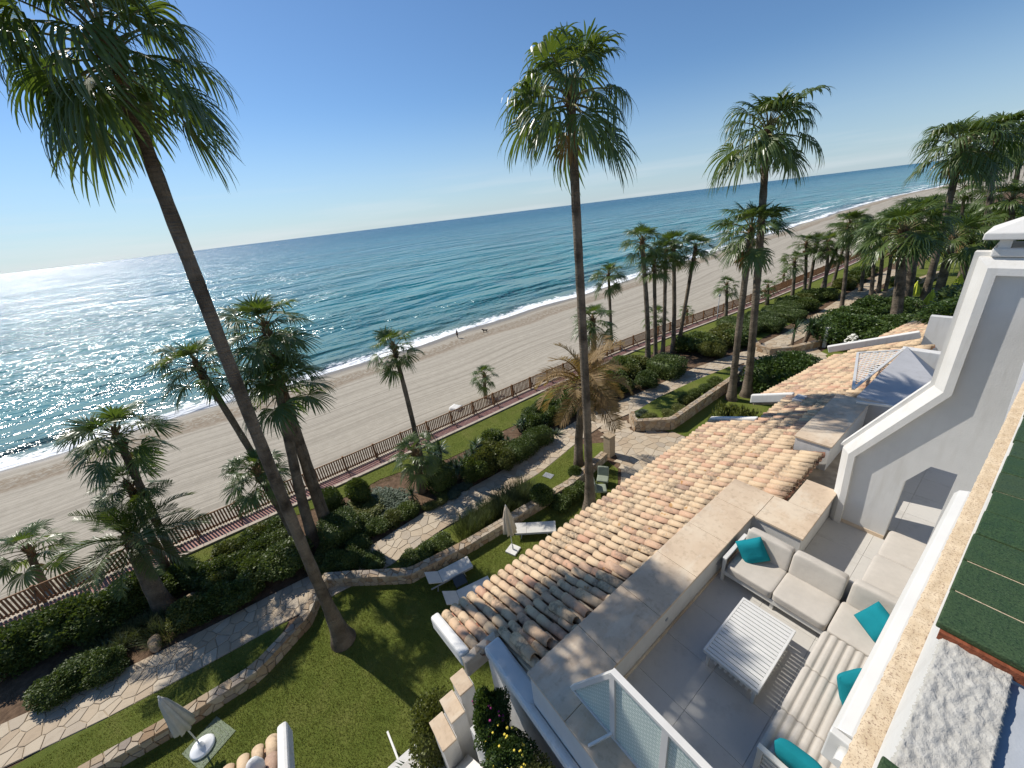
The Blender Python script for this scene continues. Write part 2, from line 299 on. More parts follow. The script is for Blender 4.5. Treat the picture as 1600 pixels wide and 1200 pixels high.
# ---------------------------------------------------------------- mesh helpers
class MB:
    def __init__(s): s.v = []; s.f = []; s.sm = []; s.mi = []
    def add(s, vs, fs, smooth=False, mi=0):
        o = len(s.v); s.v.extend([tuple(p) for p in vs]); s.f.extend([tuple(i + o for i in f) for f in fs])
        s.sm.extend([smooth] * len(fs)); s.mi.extend([mi] * len(fs)); return s
    def box(s, x0, y0, z0, x1, y1, z1, mi=0):
        v = [(x0, y0, z0), (x1, y0, z0), (x1, y1, z0), (x0, y1, z0), (x0, y0, z1), (x1, y0, z1), (x1, y1, z1), (x0, y1, z1)]
        return s.add(v, [(0, 3, 2, 1), (4, 5, 6, 7), (0, 1, 5, 4), (1, 2, 6, 5), (2, 3, 7, 6), (3, 0, 4, 7)], False, mi)
    def bar(s, a, b_, w, h, up=(0, 0, 1)):
        a = Vector(a); b_ = Vector(b_); d = (b_ - a).normalized(); u = Vector(up)
        r = d.cross(u)
        if r.length < 1e-4: r = d.cross(Vector((1, 0, 0)))
        r.normalize(); u = r.cross(d).normalized()
        v = []
        for p in (a, b_):
            for i, j in ((-1, -1), (1, -1), (1, 1), (-1, 1)): v.append(p + r * (i * w / 2) + u * (j * h / 2))
        return s.add(v, [(0, 3, 2, 1), (4, 5, 6, 7), (0, 1, 5, 4), (1, 2, 6, 5), (2, 3, 7, 6), (3, 0, 4, 7)])
    def tube(s, pts, rad, n=8, cap=True, smooth=True, mi=0):
        pts = [Vector(p) for p in pts]; o = len(s.v); m = len(pts)
        for i, p in enumerate(pts):
            d = (pts[min(i + 1, m - 1)] - pts[max(i - 1, 0)]).normalized()
            r = d.cross(Vector((0, 0, 1)))
            if r.length < .05: r = Vector((1, 0, 0)) - d * d.x
            r.normalize(); u = r.cross(d)
            rr = rad[i] if isinstance(rad, (list, tuple)) else rad
            for k in range(n):
                a = 2 * math.pi * k / n; s.v.append(tuple(p + (r * math.cos(a) + u * math.sin(a)) * rr))
        fs = []
        for i in range(m - 1):
            for k in range(n):
                fs.append((o + i * n + k, o + i * n + (k + 1) % n, o + (i + 1) * n + (k + 1) % n, o + (i + 1) * n + k))
        s.f.extend(fs); s.sm.extend([smooth] * len(fs)); s.mi.extend([mi] * len(fs))
        if cap:
            s.f.append(tuple(o + k for k in range(n))[::-1]); s.f.append(tuple(o + (m - 1) * n + k for k in range(n))); s.sm.extend([False] * 2); s.mi.extend([mi] * 2)
        return s
    def lathe(s, prof, n=16, c=(0, 0, 0), smooth=True):
        o = len(s.v)
        for r, z in prof:
            for k in range(n):
                a = 2 * math.pi * k / n; s.v.append((c[0] + r * math.cos(a), c[1] + r * math.sin(a), c[2] + z))
        for i in range(len(prof) - 1):
            for k in range(n):
                s.f.append((o + i * n + k, o + i * n + (k + 1) % n, o + (i + 1) * n + (k + 1) % n, o + (i + 1) * n + k)); s.sm.append(smooth); s.mi.append(0)
        s.f.append(tuple(o + k for k in range(n))[::-1]); s.f.append(tuple(o + (len(prof) - 1) * n + k for k in range(n))); s.sm.extend([False] * 2); s.mi.extend([0] * 2)
        return s
    def prism(s, poly, z0, z1, top=True):
        n = len(poly); v = [(x, y, z0) for x, y in poly] + [(x, y, z1) for x, y in poly]
        fs = [tuple(range(n))[::-1], tuple(range(n, 2 * n))] + [(i, (i + 1) % n, n + (i + 1) % n, n + i) for i in range(n)]
        return s.add(v, fs)
    def mesh(s, name, mat=None):
        me = bpy.data.meshes.new(name); me.from_pydata(s.v, [], s.f)
        me.polygons.foreach_set('use_smooth', s.sm); me.polygons.foreach_set('material_index', s.mi)
        for m in (mat if isinstance(mat, (list, tuple)) else [mat]):
            if m: me.materials.append(MATS[m])
        me.update(); return me
    def build(s, name, mat, parent=None, loc=None, rot=None, bevel=0):
        o = put(name, s.mesh(name, mat), parent, loc, rot)
        if bevel:
            m = o.modifiers.new('bevel', 'BEVEL'); m.width = bevel; m.segments = 2; m.limit_method = 'ANGLE'
        return o

def put(name, me, parent=None, loc=None, rot=None, scale=None):
    o = bpy.data.objects.new(name, me); COL.objects.link(o)
    if parent: o.parent = parent
    if loc: o.location = loc
    if rot: o.rotation_euler = rot
    if scale: o.scale = scale
    return o
def tag(o, label=None, cat=None, group=None, kind=None):
    if label: o['label'] = label
    if cat: o['category'] = cat
    if group: o['group'] = group
    if kind: o['kind'] = kind
    return o
def thing(name, label, cat, loc=(0, 0, 0), rz=0, group=None):
    o = bpy.data.objects.new(name, None); COL.objects.link(o); o.location = loc; o.rotation_euler = (0, 0, rz); o.empty_display_size = .2
    return tag(o, label, cat, group)
def struct(o, label=None, cat=None): return tag(o, label, cat, None, 'structure')

def sheet(name, poly, z, mat):
    m = MB(); m.add([(x, y, z) for x, y in poly], [tuple(range(len(poly)))]); me = m.mesh(name, mat)
    bm = bmesh.new(); bm.from_mesh(me); bmesh.ops.triangulate(bm, faces=bm.faces); bmesh.ops.recalc_face_normals(bm, faces=bm.faces)
    for f in bm.faces:
        if f.normal.z < 0: f.normal_flip()
    bm.to_mesh(me); bm.free(); return put(name, me)

def interp(pts, y):
    if y <= pts[0][1]: return pts[0][0]
    for (x0, y0), (x1, y1) in zip(pts, pts[1:]):
        if y <= y1: return x0 + (x1 - x0) * (y - y0) / (y1 - y0)
    return pts[-1][0]

def clip(poly, px, py, nx, ny):
    out = []
    for i in range(len(poly)):
        a = poly[i]; c = poly[(i + 1) % len(poly)]
        da = (a[0] - px) * nx + (a[1] - py) * ny; dc = (c[0] - px) * nx + (c[1] - py) * ny
        if da <= 0: out.append(a)
        if (da < 0 < dc) or (dc < 0 < da):
            t = da / (da - dc); out.append((a[0] + (c[0] - a[0]) * t, a[1] + (c[1] - a[1]) * t))
    return out
def voronoi(W, H, sx, sy, rng, gap=.02):
    nx = max(1, round(W / sx)); ny = max(1, round(H / sy)); sx = W / nx; sy = H / ny
    P = {(i, j): ((i + .5 + rng.uniform(-.42, .42)) * sx, (j + .5 + rng.uniform(-.42, .42)) * sy) for i in range(nx) for j in range(ny)}
    cells = []
    for (i, j), (x, y) in P.items():
        poly = [(0, 0), (W, 0), (W, H), (0, H)]
        for di in range(-2, 3):
            for dj in range(-2, 3):
                q = P.get((i + di, j + dj))
                if q is None or (di == 0 and dj == 0): continue
                dx, dy = q[0] - x, q[1] - y; d = math.hypot(dx, dy)
                poly = clip(poly, (x + q[0]) / 2 - dx / d * gap / 2, (y + q[1]) / 2 - dy / d * gap / 2, dx, dy)
                if len(poly) < 3: break
            if len(poly) < 3: break
        if len(poly) >= 3: cells.append(poly)
    return cells
class Line:
    """polyline in plan; maps (s, offset to the left) to x, y"""
    def __init__(s, pts, widths=None):
        s.p = pts; s.c = [0]
        for a, c in zip(pts, pts[1:]): s.c.append(s.c[-1] + math.dist(a, c))
        s.len = s.c[-1]; s.nn = []
        for i in range(len(pts)):
            a = pts[max(i - 1, 0)]; c = pts[min(i + 1, len(pts) - 1)]; d = math.dist(a, c); s.nn.append((-(c[1] - a[1]) / d, (c[0] - a[0]) / d))
    def at(s, d, off=0):
        d = min(max(d, 0), s.len); i = 0
        while i < len(s.c) - 2 and d > s.c[i + 1]: i += 1
        t = (d - s.c[i]) / max(1e-6, s.c[i + 1] - s.c[i]); a, c = s.p[i], s.p[i + 1]; n0, n1 = s.nn[i], s.nn[i + 1]
        nx = n0[0] + (n1[0] - n0[0]) * t; ny = n0[1] + (n1[1] - n0[1]) * t
        return (a[0] + (c[0] - a[0]) * t + nx * off, a[1] + (c[1] - a[1]) * t + ny * off)

def stone_piece(mb, top, bot, smooth=False):
    n = len(top); c = Vector((0, 0, 0))
    for p in top: c += Vector(p)
    c /= n; 
    mid = [Vector(t) * .88 + Vector(bb) * .12 for t, bb in zip(top, bot)]
    tin = [Vector(t) + (c - Vector(t)) * .07 for t in top]
    v = tin + mid + [Vector(p) for p in bot]
    fs = [tuple(range(n))] + [(n + i, n + (i + 1) % n, (i + 1) % n, i) for i in range(n)] + [(2 * n + i, 2 * n + (i + 1) % n, n + (i + 1) % n, n + i) for i in range(n)]
    mb.add(v, fs)
def area(poly): return abs(sum(a[0] * c[1] - c[0] * a[1] for a, c in zip(poly, poly[1:] + poly[:1]))) / 2

# ================================================================ THE SETTING
SHORE = [(-61, -30000), (-61, -25), (-61, 8), (-60.3, 31), (-64, 89), (-66, 129), (-70, 214), (-74, 309), (-74, 390), (-67, 458), (-60, 560), (-60, 30000)]
SEA_Z = -5.0
def smooth_shore(y):
    return sum(interp(SHORE, y + d) for d in (-16, -8, 0, 8, 16)) / 5 + .5 * math.sin(y * .11) + .35 * math.sin(y * .31 + 1)
def grid(name, ys, ds, fx, fz, mat, flip):
    V = []; UV = []
    for y in ys:
        for d in ds: V.append((fx(y, d), y, fz(y, d))); UV.append((y, d))
    n = len(ds); F = []
    for i in range(len(ys) - 1):
        for j in range(n - 1):
            q = (i * n + j, i * n + j + 1, (i + 1) * n + j + 1, (i + 1) * n + j); F.append(q[::-1] if flip else q)
    me = bpy.data.meshes.new(name); me.from_pydata(V, [], F); uvl = me.uv_layers.new(name='UVMap')
    for lp in me.loops: uvl.data[lp.index].uv = UV[lp.vertex_index]
    me.polygons.foreach_set('use_smooth', [True] * len(F)); me.materials.append(MATS[mat]); return put(name, me)
ysea = [-30000, -12000, -5000, -2000, -900, -400, -250] + list(range(-160, 620, 6)) + [700, 900, 1400, 2500, 6000, 14000, 30000]
dsea = [-.4, 0, 1, 2, 3, 4, 6, 8, 11, 15, 20, 30, 50, 90, 160, 300, 600, 1200, 2500, 6000, 14000, 30000]
struct(grid('sea', ysea, dsea, lambda y, d: smooth_shore(y) - d, lambda y, d: SEA_Z, 'sea', False), 'blue green sea with sun glitter and a foaming edge on the beach', 'sea')
FENCE = [(-23.7, -400), (-23.7, -14), (-23.6, 0), (-23.7, 12), (-23.9, 20), (-23.6, 33), (-22.3, 46), (-21.3, 58), (-20.4, 79), (-19.6, 110), (-18, 200), (-10, 400)]
def fence_x(y): return sum(interp(FENCE, y + d) for d in (-4, -2, 0, 2, 4)) / 5
rs = random.Random(5)
bt = [-7, -3, -1.5, 0, 1.2, 2.4, 3.6, 5, 6.4, 8, 10, 13, 17, 21, 25, 29, 33, 37, 45]
ybeach = [-400, -250] + list(range(-160, 620, 4)) + [700, 900, 1500]
def beach_x(y, v):
    s = smooth_shore(y); e = fence_x(y) - .05
    return s + v if v < 21 else s + 21 + (e - s - 21) * (v - 21) / 24
def beach_z(y, v):
    return SEA_Z + (.02 * v if v < 0 else .075 * min(v, 6) + .052 * max(0, min(v, 30) - 6)) + .03 * math.sin(v * 1.7 + y * .05)
struct(grid('beach', ybeach, bt, beach_x, beach_z, 'sand', True), 'raked pale sand beach between the sea and the wooden fence', 'beach')

# garden terrain: soil everywhere, lawns and paths laid on it
ys = list(range(-160, 420, 4))
sheet('ground', [(fence_x(y) - .15, y) for y in ys] + [(400, 420), (400, -160)], -.02, 'soil')
struct(bpy.data.objects['ground'], 'brown garden soil', 'ground')
rw = MB()
for y0, y1 in zip(ys, ys[1:]):
    a, c = fence_x(y0), fence_x(y1); o_ = len(rw.v)
    rw.add([(a - .15, y0, -5), (c - .15, y1, -5), (c - .15, y1, .03), (a - .15, y0, .03), (a + .14, y0, .03), (c + .14, y1, .03)], [(0, 3, 2, 1), (3, 4, 5, 2)])
struct(rw.build('sea_wall', 'retaining_stone'), 'stone wall holding the garden above the beach', 'wall')
yy = [y * 2.0 for y in range(-40, 75)]
def strip(name, o0, o1, z, mat, y0=-80, y1=150):
    q = [y for y in yy if y0 <= y <= y1]
    return sheet(name, [(fence_x(y) + o0, y) for y in q] + [(fence_x(y) + o1, y) for y in reversed(q)], z, mat)
struct(strip('brick_walkway', .12, 1.08, .004, 'brick_path'), 'narrow red brick walkway along the beach fence', 'walkway')
kb = MB()
for y0, y1 in zip(yy, yy[1:]):
    for ya, yb in ((y0 + .01, y0 + .99), (y0 + 1.01, y1 - .01)):
        a = fence_x(ya) + 1.08; c = fence_x(yb) + 1.08; o_ = len(kb.v)
        kb.add([(a, ya, 0), (a + .24, ya, 0), (c + .24, yb, 0), (c, yb, 0), (a, ya, .1), (a + .24, ya, .1), (c + .24, yb, .1), (c, yb, .1)], [(4, 5, 6, 7), (0, 1, 5, 4), (1, 2, 6, 5), (2, 3, 7, 6), (3, 0, 4, 7)])
struct(kb.build('kerb', 'kerb_stone'), 'pale stone kerb between brick walkway and lawn', 'kerb')
BED = [(-21.0, -80), (-21.0, -12), (-20.9, -8), (-21.1, -3), (-21.0, 1), (-20.7, 4), (-19.8, 8), (-19.5, 12), (-19.9, 16), (-20.3, 20), (-20.6, 24), (-20.3, 34), (-18.6, 42), (-17.8, 50), (-17.2, 60), (-17, 80), (-16, 150)]
q = [y for y in yy]
sheet('sea_lawn', [(fence_x(y) + 1.33, y) for y in q] + [(interp(BED, y) + .25 * math.sin(y * .9) - .3, y) for y in reversed(q)], .004, 'lawn')
struct(bpy.data.objects['sea_lawn'], 'sunlit lawn strip beside the brick walkway', 'lawn')
WALLP = [(-13.9, -30), (-13.5, -14), (-13.15, -8), (-12.95, -5.5), (-12.95, -3.4), (-13.9, -1.6), (-15.35, -.5), (-12.95, 2.45), (-12.6, 5), (-12.45, 8.5), (-12.3, 11.5), (-12.75, 14.8)]
sheet('house_lawn', [(x + .1, y) for x, y in WALLP] + [(-11.6, 14.6), (-9.9, 12.4), (-7, 12.4), (-4, 12.4), (-4, -30)], .004, 'lawn')
struct(bpy.data.objects['house_lawn'], 'mown lawn below the houses with palm shadows', 'lawn')
sheet('verge_lawn', [(-15.2, -30)] + [(x - .1, y) for x, y in WALLP[:5]] + [(-14.6, -2.2), (-14.75, -3.0), (-15.2, -8), (-15.4, -12)], .008, 'lawn'); struct(bpy.data.objects['verge_lawn'], 'grass strip between stone path and garden wall', 'lawn')
sheet('path_lawn', [(-14.5, 1.6), (-14.6, 4), (-14.4, 8), (-14.55, 11), (-15.2, 14.6), (-13.9, 16.2), (-12.9, 15), (-12.4, 11.5), (-12.5, 8.5), (-12.7, 5), (-13.0, 2.6)], .008, 'lawn'); struct(bpy.data.objects['path_lawn'], 'grass strip with tufts between stone path and wall', 'lawn')
sheet('bed_lawn', [(-14.6, 19.6), (-13.5, 18.9), (-12.0, 20.5), (-12.1, 30), (-13.6, 31.5), (-14.3, 27), (-14.7, 23)], .30, 'lawn'); struct(bpy.data.objects['bed_lawn'], 'raised grass bed behind stone retaining wall', 'lawn')
sheet('far_lawn', [(-12.2, 19.8), (-9.3, 20.4), (-4, 21), (-2, 30), (6, 40), (6, 150), (-12, 150), (-11.2, 80), (-11.6, 60), (-11.2, 50), (-9, 44), (-9.6, 41), (-10, 34), (-11.5, 30)], .006, 'lawn'); struct(bpy.data.objects['far_lawn'], 'shaded lawn under the far palms', 'lawn')
sheet('hedge_lawn', [(-17.5, 40), (-15, 36), (-14.5, 48), (-14.6, 60), (-14.5, 80), (-14, 150), (-16, 150), (-17, 80), (-17, 60)], .006, 'lawn'); struct(bpy.data.objects['hedge_lawn'], 'lawn strip between far hedges and path', 'lawn')

# crazy paving
rng = random.Random(11)
PATH = Line([(-17.0, -22), (-16.5, -11), (-15.95, -7.7), (-15.7, -4.8), (-15.6, -2.4), (-15.25, 2), (-15.55, 5), (-15.4, 8.5), (-15.45, 11.3), (-16.1, 15), (-16.3, 18), (-15.9, 20.5), (-15.4, 25), (-15.0, 30), (-14.3, 33.5), (-13.4, 37), (-12.9, 44), (-12.9, 52), (-13.0, 62), (-12.9, 80)])
def inside(p, poly):
    x, y = p; r = False
    for (x0, y0), (x1, y1) in zip(poly, poly[1:] + poly[:1]):
        if (y0 > y) != (y1 > y) and x < (x1 - x0) * (y - y0) / (y1 - y0) + x0: r = not r
    return r
def path_poly(ln, h, step=1.0):
    n = int(ln.len / step); ss = [ln.len * i / n for i in range(n + 1)]
    return [ln.at(s, h) for s in ss] + [ln.at(s, -h) for s in reversed(ss)]
path = sheet('stone_path', path_poly(PATH, .92), .012, 'grout'); struct(path, 'winding crazy paved path of beige stones', 'path')
PLAZA = [(-15.6, 17.6), (-13.4, 16.2), (-11.6, 14.9), (-9.9, 12.6), (-6.9, 12.6), (-6.6, 19.5), (-10.1, 20.0), (-12.1, 19.6), (-13.4, 18.2), (-14.6, 19.3)]
PLAZA2 = [(-13.6, 34.2), (-12.2, 31.0), (-9.5, 31.4), (-8, 37), (-10.4, 40.6), (-11.2, 38.4), (-12.6, 36.6)]
plz = sheet('stone_court', PLAZA, .016, 'grout'); struct(plz, 'crazy paved court below the tiled roof', 'court')
plz2 = sheet('stone_court', PLAZA2, .016, 'grout'); struct(plz2, 'far paved court beside the curved wall', 'court')
stones = []
for poly in voronoi(PATH.len, 1.8, .46, .40, rng, .03):
    xy = [PATH.at(s, t - .9) for s, t in poly]; stones.append((path, xy))
for par, pl in ((plz, PLAZA), (plz2, PLAZA2)):
    x0 = min(p[0] for p in pl); y0 = min(p[1] for p in pl); x1 = max(p[0] for p in pl); y1 = max(p[1] for p in pl)
    for poly in voronoi(x1 - x0, y1 - y0, .55, .5, rng, .035):
        xy = [(a + x0, c + y0) for a, c in poly]; cx = sum(p[0] for p in xy) / len(xy); cy = sum(p[1] for p in xy) / len(xy)
        if inside((cx, cy), pl): stones.append((par, xy))
def vis(y): return 0 if -10.9 < y < 60 else 1
cnt = {}
rest = {}
def fixccw(xy):
    a = sum(p[0] * c[1] - c[0] * p[1] for p, c in zip(xy, xy[1:] + xy[:1])); return xy if a > 0 else xy[::-1]
stones.sort(key=lambda s: (vis(s[1][0][1]), math.hypot(s[1][0][0], s[1][0][1])))
for par, xy in stones:
    if area(xy) < .02: continue
    xy = fixccw(xy); z = .034 + rng.uniform(-.006, .008)
    single = par is not plz2 and cnt.get(par.name, 0) < 290 and vis(xy[0][1]) == 0 and math.hypot(*xy[0]) < 42
    if single:
        mb = MB(); cnt[par.name] = cnt.get(par.name, 0) + 1
    else: mb = rest.setdefault(par.name, (MB(), par))[0]
    stone_piece(mb, [(x, y, z) for x, y in xy], [(x, y, 0) for x, y in xy])
    if single: mb.build('paving_stone', 'paving_stone', par)
for k, (mb, par) in rest.items(): tag(mb.build('paving_stones', 'paving_stone', par), kind='stuff')

# stone garden walls with cap stones and face stones
def stone_wall(label, pts, thick, h, cap_sz=.33, face_sz=.30, single=True, seed=1, both=True):
    rg = random.Random(seed); ln = Line(pts); t = thing('garden_wall', label, 'wall')
    core = MB(); n = max(2, int(ln.len / .5)); H = thick / 2 - .04
    for i in range(n):
        a, c = ln.len * i / n, ln.len * (i + 1) / n
        q = [ln.at(a, -H), ln.at(c, -H), ln.at(c, H), ln.at(a, H)]; core.add([(x, y, -.05) for x, y in q] + [(x, y, h - .03) for x, y in q], [(4, 5, 6, 7), (0, 1, 5, 4), (2, 3, 7, 6)] + ([(3, 0, 4, 7)] if i == 0 else []) + ([(1, 2, 6, 5)] if i == n - 1 else []))
    core.build('mortar_core', 'grout', t)
    rest_ = MB(); k = 0
    def emit(top, bot):
        nonlocal k
        if single and k < 295:
            m = MB(); stone_piece(m, top, bot); m.build('stone', 'wall_stone', t); k += 1
        else: stone_piece(rest_, top, bot)
    cells = [('c', p) for p in voronoi(ln.len, thick, cap_sz, thick / 1.8, rg, .022)]
    cells += [('f', p) for p in voronoi(ln.len, h - .04, face_sz, .25, rg, .03)]
    if both: cells += [('b', p) for p in voronoi(ln.len, h - .04, face_sz, .25, rg, .03)]
    cells.sort(key=lambda c_: ({'c': 0, 'f': 1, 'b': 2}[c_[0]], math.hypot(*ln.at(c_[1][0][0]))))
    for kd, p in cells:
        if area(p) < .008: continue
        if kd == 'c':
            dz = rg.uniform(0, .02); q = [ln.at(s, o_ - thick / 2) for s, o_ in p]; q = fixccw(q)
            emit([(x, y, h + dz) for x, y in q], [(x, y, h - .1) for x, y in q])
        else:
            sg = -1 if kd == 'f' else 1; dd = thick / 2 + rg.uniform(-.01, .015)
            o1 = [ln.at(s, sg * dd) for s, z in p]; o0 = [ln.at(s, sg * (H - .05)) for s, z in p]
            top = [(a[0], a[1], z) for a, (s, z) in zip(o1, p)]; bot = [(a[0], a[1], z) for a, (s, z) in zip(o0, p)]
            nrm = (Vector(top[1]) - Vector(top[0])).cross(Vector(top[2]) - Vector(top[1])); out = Vector(top[0]) - Vector(bot[0])
            if nrm.dot(out) < 0: top.reverse(); bot.reverse()
            emit(top, bot)
    if rest_.v: tag(rest_.build('stones', 'wall_stone', t), kind='stuff')
    return t
stone_wall('long low stone garden wall zigzagging beside the lawn and the tall palm', WALLP[1:], .42, .5, seed=3)
stone_wall('stone retaining wall round the raised grass bed by the paved court', [(-14.3, 19.4), (-13.4, 18.6), (-11.85, 20.3), (-12.0, 28.4), (-12.4, 31)], .35, .8, seed=4, both=False)
stone_wall('curved low stone wall beside the far paved court', [(-14.6, 38.2), (-13.6, 36.9), (-12.6, 36.6), (-11.4, 38), (-10.6, 40), (-10.2, 41.2)], .4, .6, .7, .5, False, 5)
stone_wall('low stone wall beside the far lawn under leaning palms', [(-11.3, 52), (-10.6, 60), (-9.6, 68), (-8, 76)], .5, .7, .9, .7, False, 6)
m = MB(); m.box(-.24, -.24, 0, .24, .24, 1.35); m.box(-.28, -.28, 1.352, .28, .28, 1.42)
tag(m.build('stone_pillar', 'wall_stone', None, (-12.85, 15.35, 0)), 'dark stone pillar at the end of the zigzag garden wall', 'pillar')
m = MB(); m.box(-.13, -.13, 0, .13, .13, 1.75); m.box(-.17, -.17, 1.752, .17, .17, 1.82)
tag(m.build('white_post', 'white_plaster', None, (-9.9, 40.9, 0)), 'white square post at the end of the curved wall', 'post')

# wooden beach fence
fn = thing('beach_fence', 'long brown wooden slat fence between beach and garden', 'fence', (0, 0, 0))
def fence_pieces():
    slat = MB(); slat.add([(-.014, -.038, .08), (.014, -.038, .08), (.014, .038, .08), (-.014, .038, .08), (-.014, -.038, 1.0), (.014, -.038, 1.0), (.014, .038, 1.0), (-.014, .038, 1.0), (-.014, 0, 1.012), (.014, 0, 1.012)],
        [(0, 1, 5, 4), (2, 3, 7, 6), (1, 2, 6, 9, 5), (3, 0, 4, 8, 7), (4, 5, 9, 8), (6, 7, 8, 9), (0, 3, 2, 1)])
    sm = slat.mesh('slat', 'rough_timber')
    pm = MB().box(-.055, -.055, 0, .055, .055, 1.12).mesh('post', 'rough_timber')
    bm_ = MB().bar((.05, 0, .85), (.75, 0, .02), .05, .05).mesh('brace', 'rough_timber')
    mass = MB(); y = -15.0; k = 0
    while y < 118:
        x = fence_x(y); dx = fence_x(y + .1) - x; rz = -math.atan2(dx, .1)
        if k % 14 == 0:
            put('post', pm, fn, (x, y, 0), (0, 0, rz))
            if y < 60: put('brace', bm_, fn, (x, y, 0), (0, 0, rz))
        elif -12.6 < y < 27: put('slat', sm, fn, (x + rs.uniform(-.006, .006), y, 0), (rs.uniform(-.012, .012), 0, rz))
        else: mass.box(x - .014, y - .038, .08, x + .014, y + .038, 1.01)
        y += .14; k += 1
    tag(mass.build('slats', 'rough_timber', fn), kind='stuff')
    for z in (.22, 1.03):
        m = MB(); y = -15.0
        while y < 117:
            m.bar((fence_x(y) + (.045 if z < 1 else 0), y, z), (fence_x(y + 2) + (.045 if z < 1 else 0), y + 2, z), .05, .06 if z > 1 else .08); y += 2
        m.build('rail', 'rough_timber', fn)
fence_pieces()

# ================================================================ FOLIAGE MESHES
def fan_leaf(elev, seed, P=.95, Rb=1.0, nseg=28, mat='fan_leaf', droop=1.0):
    rg = random.Random(seed); m = MB()
    e0, e1 = R(elev + 14), R(elev - 24); pts = [Vector((0, 0, 0))]; N = 6
    for i in range(N):
        e = e0 + (e1 - e0) * (i + .5) / N; pts.append(pts[-1] + Vector((math.cos(e), 0, math.sin(e))) * P / N)
    m.tube(pts, [.028 - .014 * i / N for i in range(N + 1)], 4, False, True, 1)
    e = e1; d = Vector((math.cos(e), 0, math.sin(e))); bb = Vector((0, 1, 0)); n = Vector((-math.sin(e), 0, math.cos(e))); hub = pts[-1] - d * .02
    A = R(rg.uniform(92, 118)); da = A / nseg; T = (.05, .28, .48, .62, .76, .89, 1.0); fold = rg.uniform(.2, .7)
    for k in range(nseg):
        a = -A + (2 * k + 1) * da; Ls = Rb * (.74 + .26 * math.cos(a * .8)) * rg.uniform(.82, 1.12); dr = rg.uniform(.45, 1.55) * droop; sx = rg.uniform(-.10, .10)
        dirv = d * math.cos(a) + bb * math.sin(a); perp = -d * math.sin(a) + bb * math.cos(a); vv = []
        split = rg.random() < .12
        for t in T:
            r = Ls * t; p = hub + dirv * r + n * (fold * r * abs(math.sin(a)) * .6)
            p.z -= .2 * Rb * t * t * max(.25, math.cos(e) + .15)
            if t > .4:
                u = (t - .4) / .6; q = (p - hub) * (1 - .22 * u * u * dr); p = hub + q; p.z -= dr * .42 * Rb * u ** 1.7; p += perp * sx * u
            wd = r * math.tan(da) if t <= .5 else .5 * Ls * math.tan(da) * ((1 - t) / .5) ** .6 + .0012
            if t < .5: wd *= .9 if split else 1.02
            vv += [p - perp * wd, p + n * (.35 * wd), p + perp * wd]
        fs = []
        for i in range(len(T) - 1):
            o_ = i * 3; fs += [(o_, o_ + 1, o_ + 4, o_ + 3), (o_ + 1, o_ + 2, o_ + 5, o_ + 4)]
        m.add(vv, fs, False, 0)
    return m.mesh('fan_frond', [mat, 'petiole' if mat == 'fan_leaf' else mat])
FAN = []
for i, e in enumerate((80, 62, 45, 28, 12, -5, -22, -40, -58, -72)):
    FAN.append((e, [fan_leaf(e, 100 + i * 3 + k, P=.95 if e < 60 else .7, droop=(.35 if e > 60 else .8 if e > 30 else 1.1)) for k in range(2)]))
FAN2 = []
for i, e in enumerate((82, 64, 46, 28, 10, -8, -26, -44)):
    FAN2.append((e, [fan_leaf(e, 200 + i * 3 + k, P=1.0 if e < 60 else .7, droop=(.2 if e > 50 else .5)) for k in range(2)]))
FAN_DRY = [fan_leaf(-70, 300, .8, .95, 18, 'dry_leaf', 1.2), fan_leaf(-80, 301, .7, .9, 16, 'dry_leaf', 1.3)]
FAN_OLD = [fan_leaf(-52, 310, .95, 1.0, 22, 'fan_leaf', 1.3)]
def date_leaf(elev, seed, mat, bend=75):
    rg = random.Random(seed); m = MB(); N = 22; pts = [Vector((0, 0, 0))]; es = []
    for i in range(N):
        e = R(elev + 10 - bend * (i / N) ** 1.3); es.append(e); pts.append(pts[-1] + Vector((math.cos(e), 0, math.sin(e))) / N)
    m.tube(pts, [.018 * (1 - .8 * i / N) for i in range(N + 1)], 4, False, True, 0)
    for i in range(3, N):
        for h in (0, .5):
            p = pts[i] + (pts[i + 1] - pts[i]) * h; e = es[i]; d = Vector((math.cos(e), 0, math.sin(e))); n = Vector((-math.sin(e), 0, math.cos(e))); u = (i + h) / N
            ll = .30 * math.sin(math.pi * min(1, (u * .9 + .06))) ** .6 * rg.uniform(.85, 1.1)
            for s in (-1, 1):
                dv = (d * .62 + Vector((0, s, 0)) * .72 + n * rg.uniform(.1, .45)).normalized(); pr = d.cross(dv).cross(dv).normalized() * .008
                t1 = p + dv * ll * .55; t2 = p + dv * ll; t2.z -= .10 * ll * rg.uniform(.6, 2.0); t1.z -= .02 * ll
                m.add([p - pr * .6, p + pr * .6, t1 + pr, t1 - pr, t2], [(0, 1, 2, 3), (3, 2, 4)])
    return m.mesh('date_frond', mat)
DATE = [(e, [date_leaf(e, 400 + i, 'date_leaf', bd)]) for i, (e, bd) in enumerate(((78, 60), (58, 70), (38, 75), (18, 70), (-5, 55), (-28, 40)))]
DEAD = [(e, [date_leaf(e, 430 + i, 'dry_leaf', bd)]) for i, (e, bd) in enumerate(((70, 80), (50, 95), (30, 100), (10, 95), (-15, 70), (-45, 40)))]

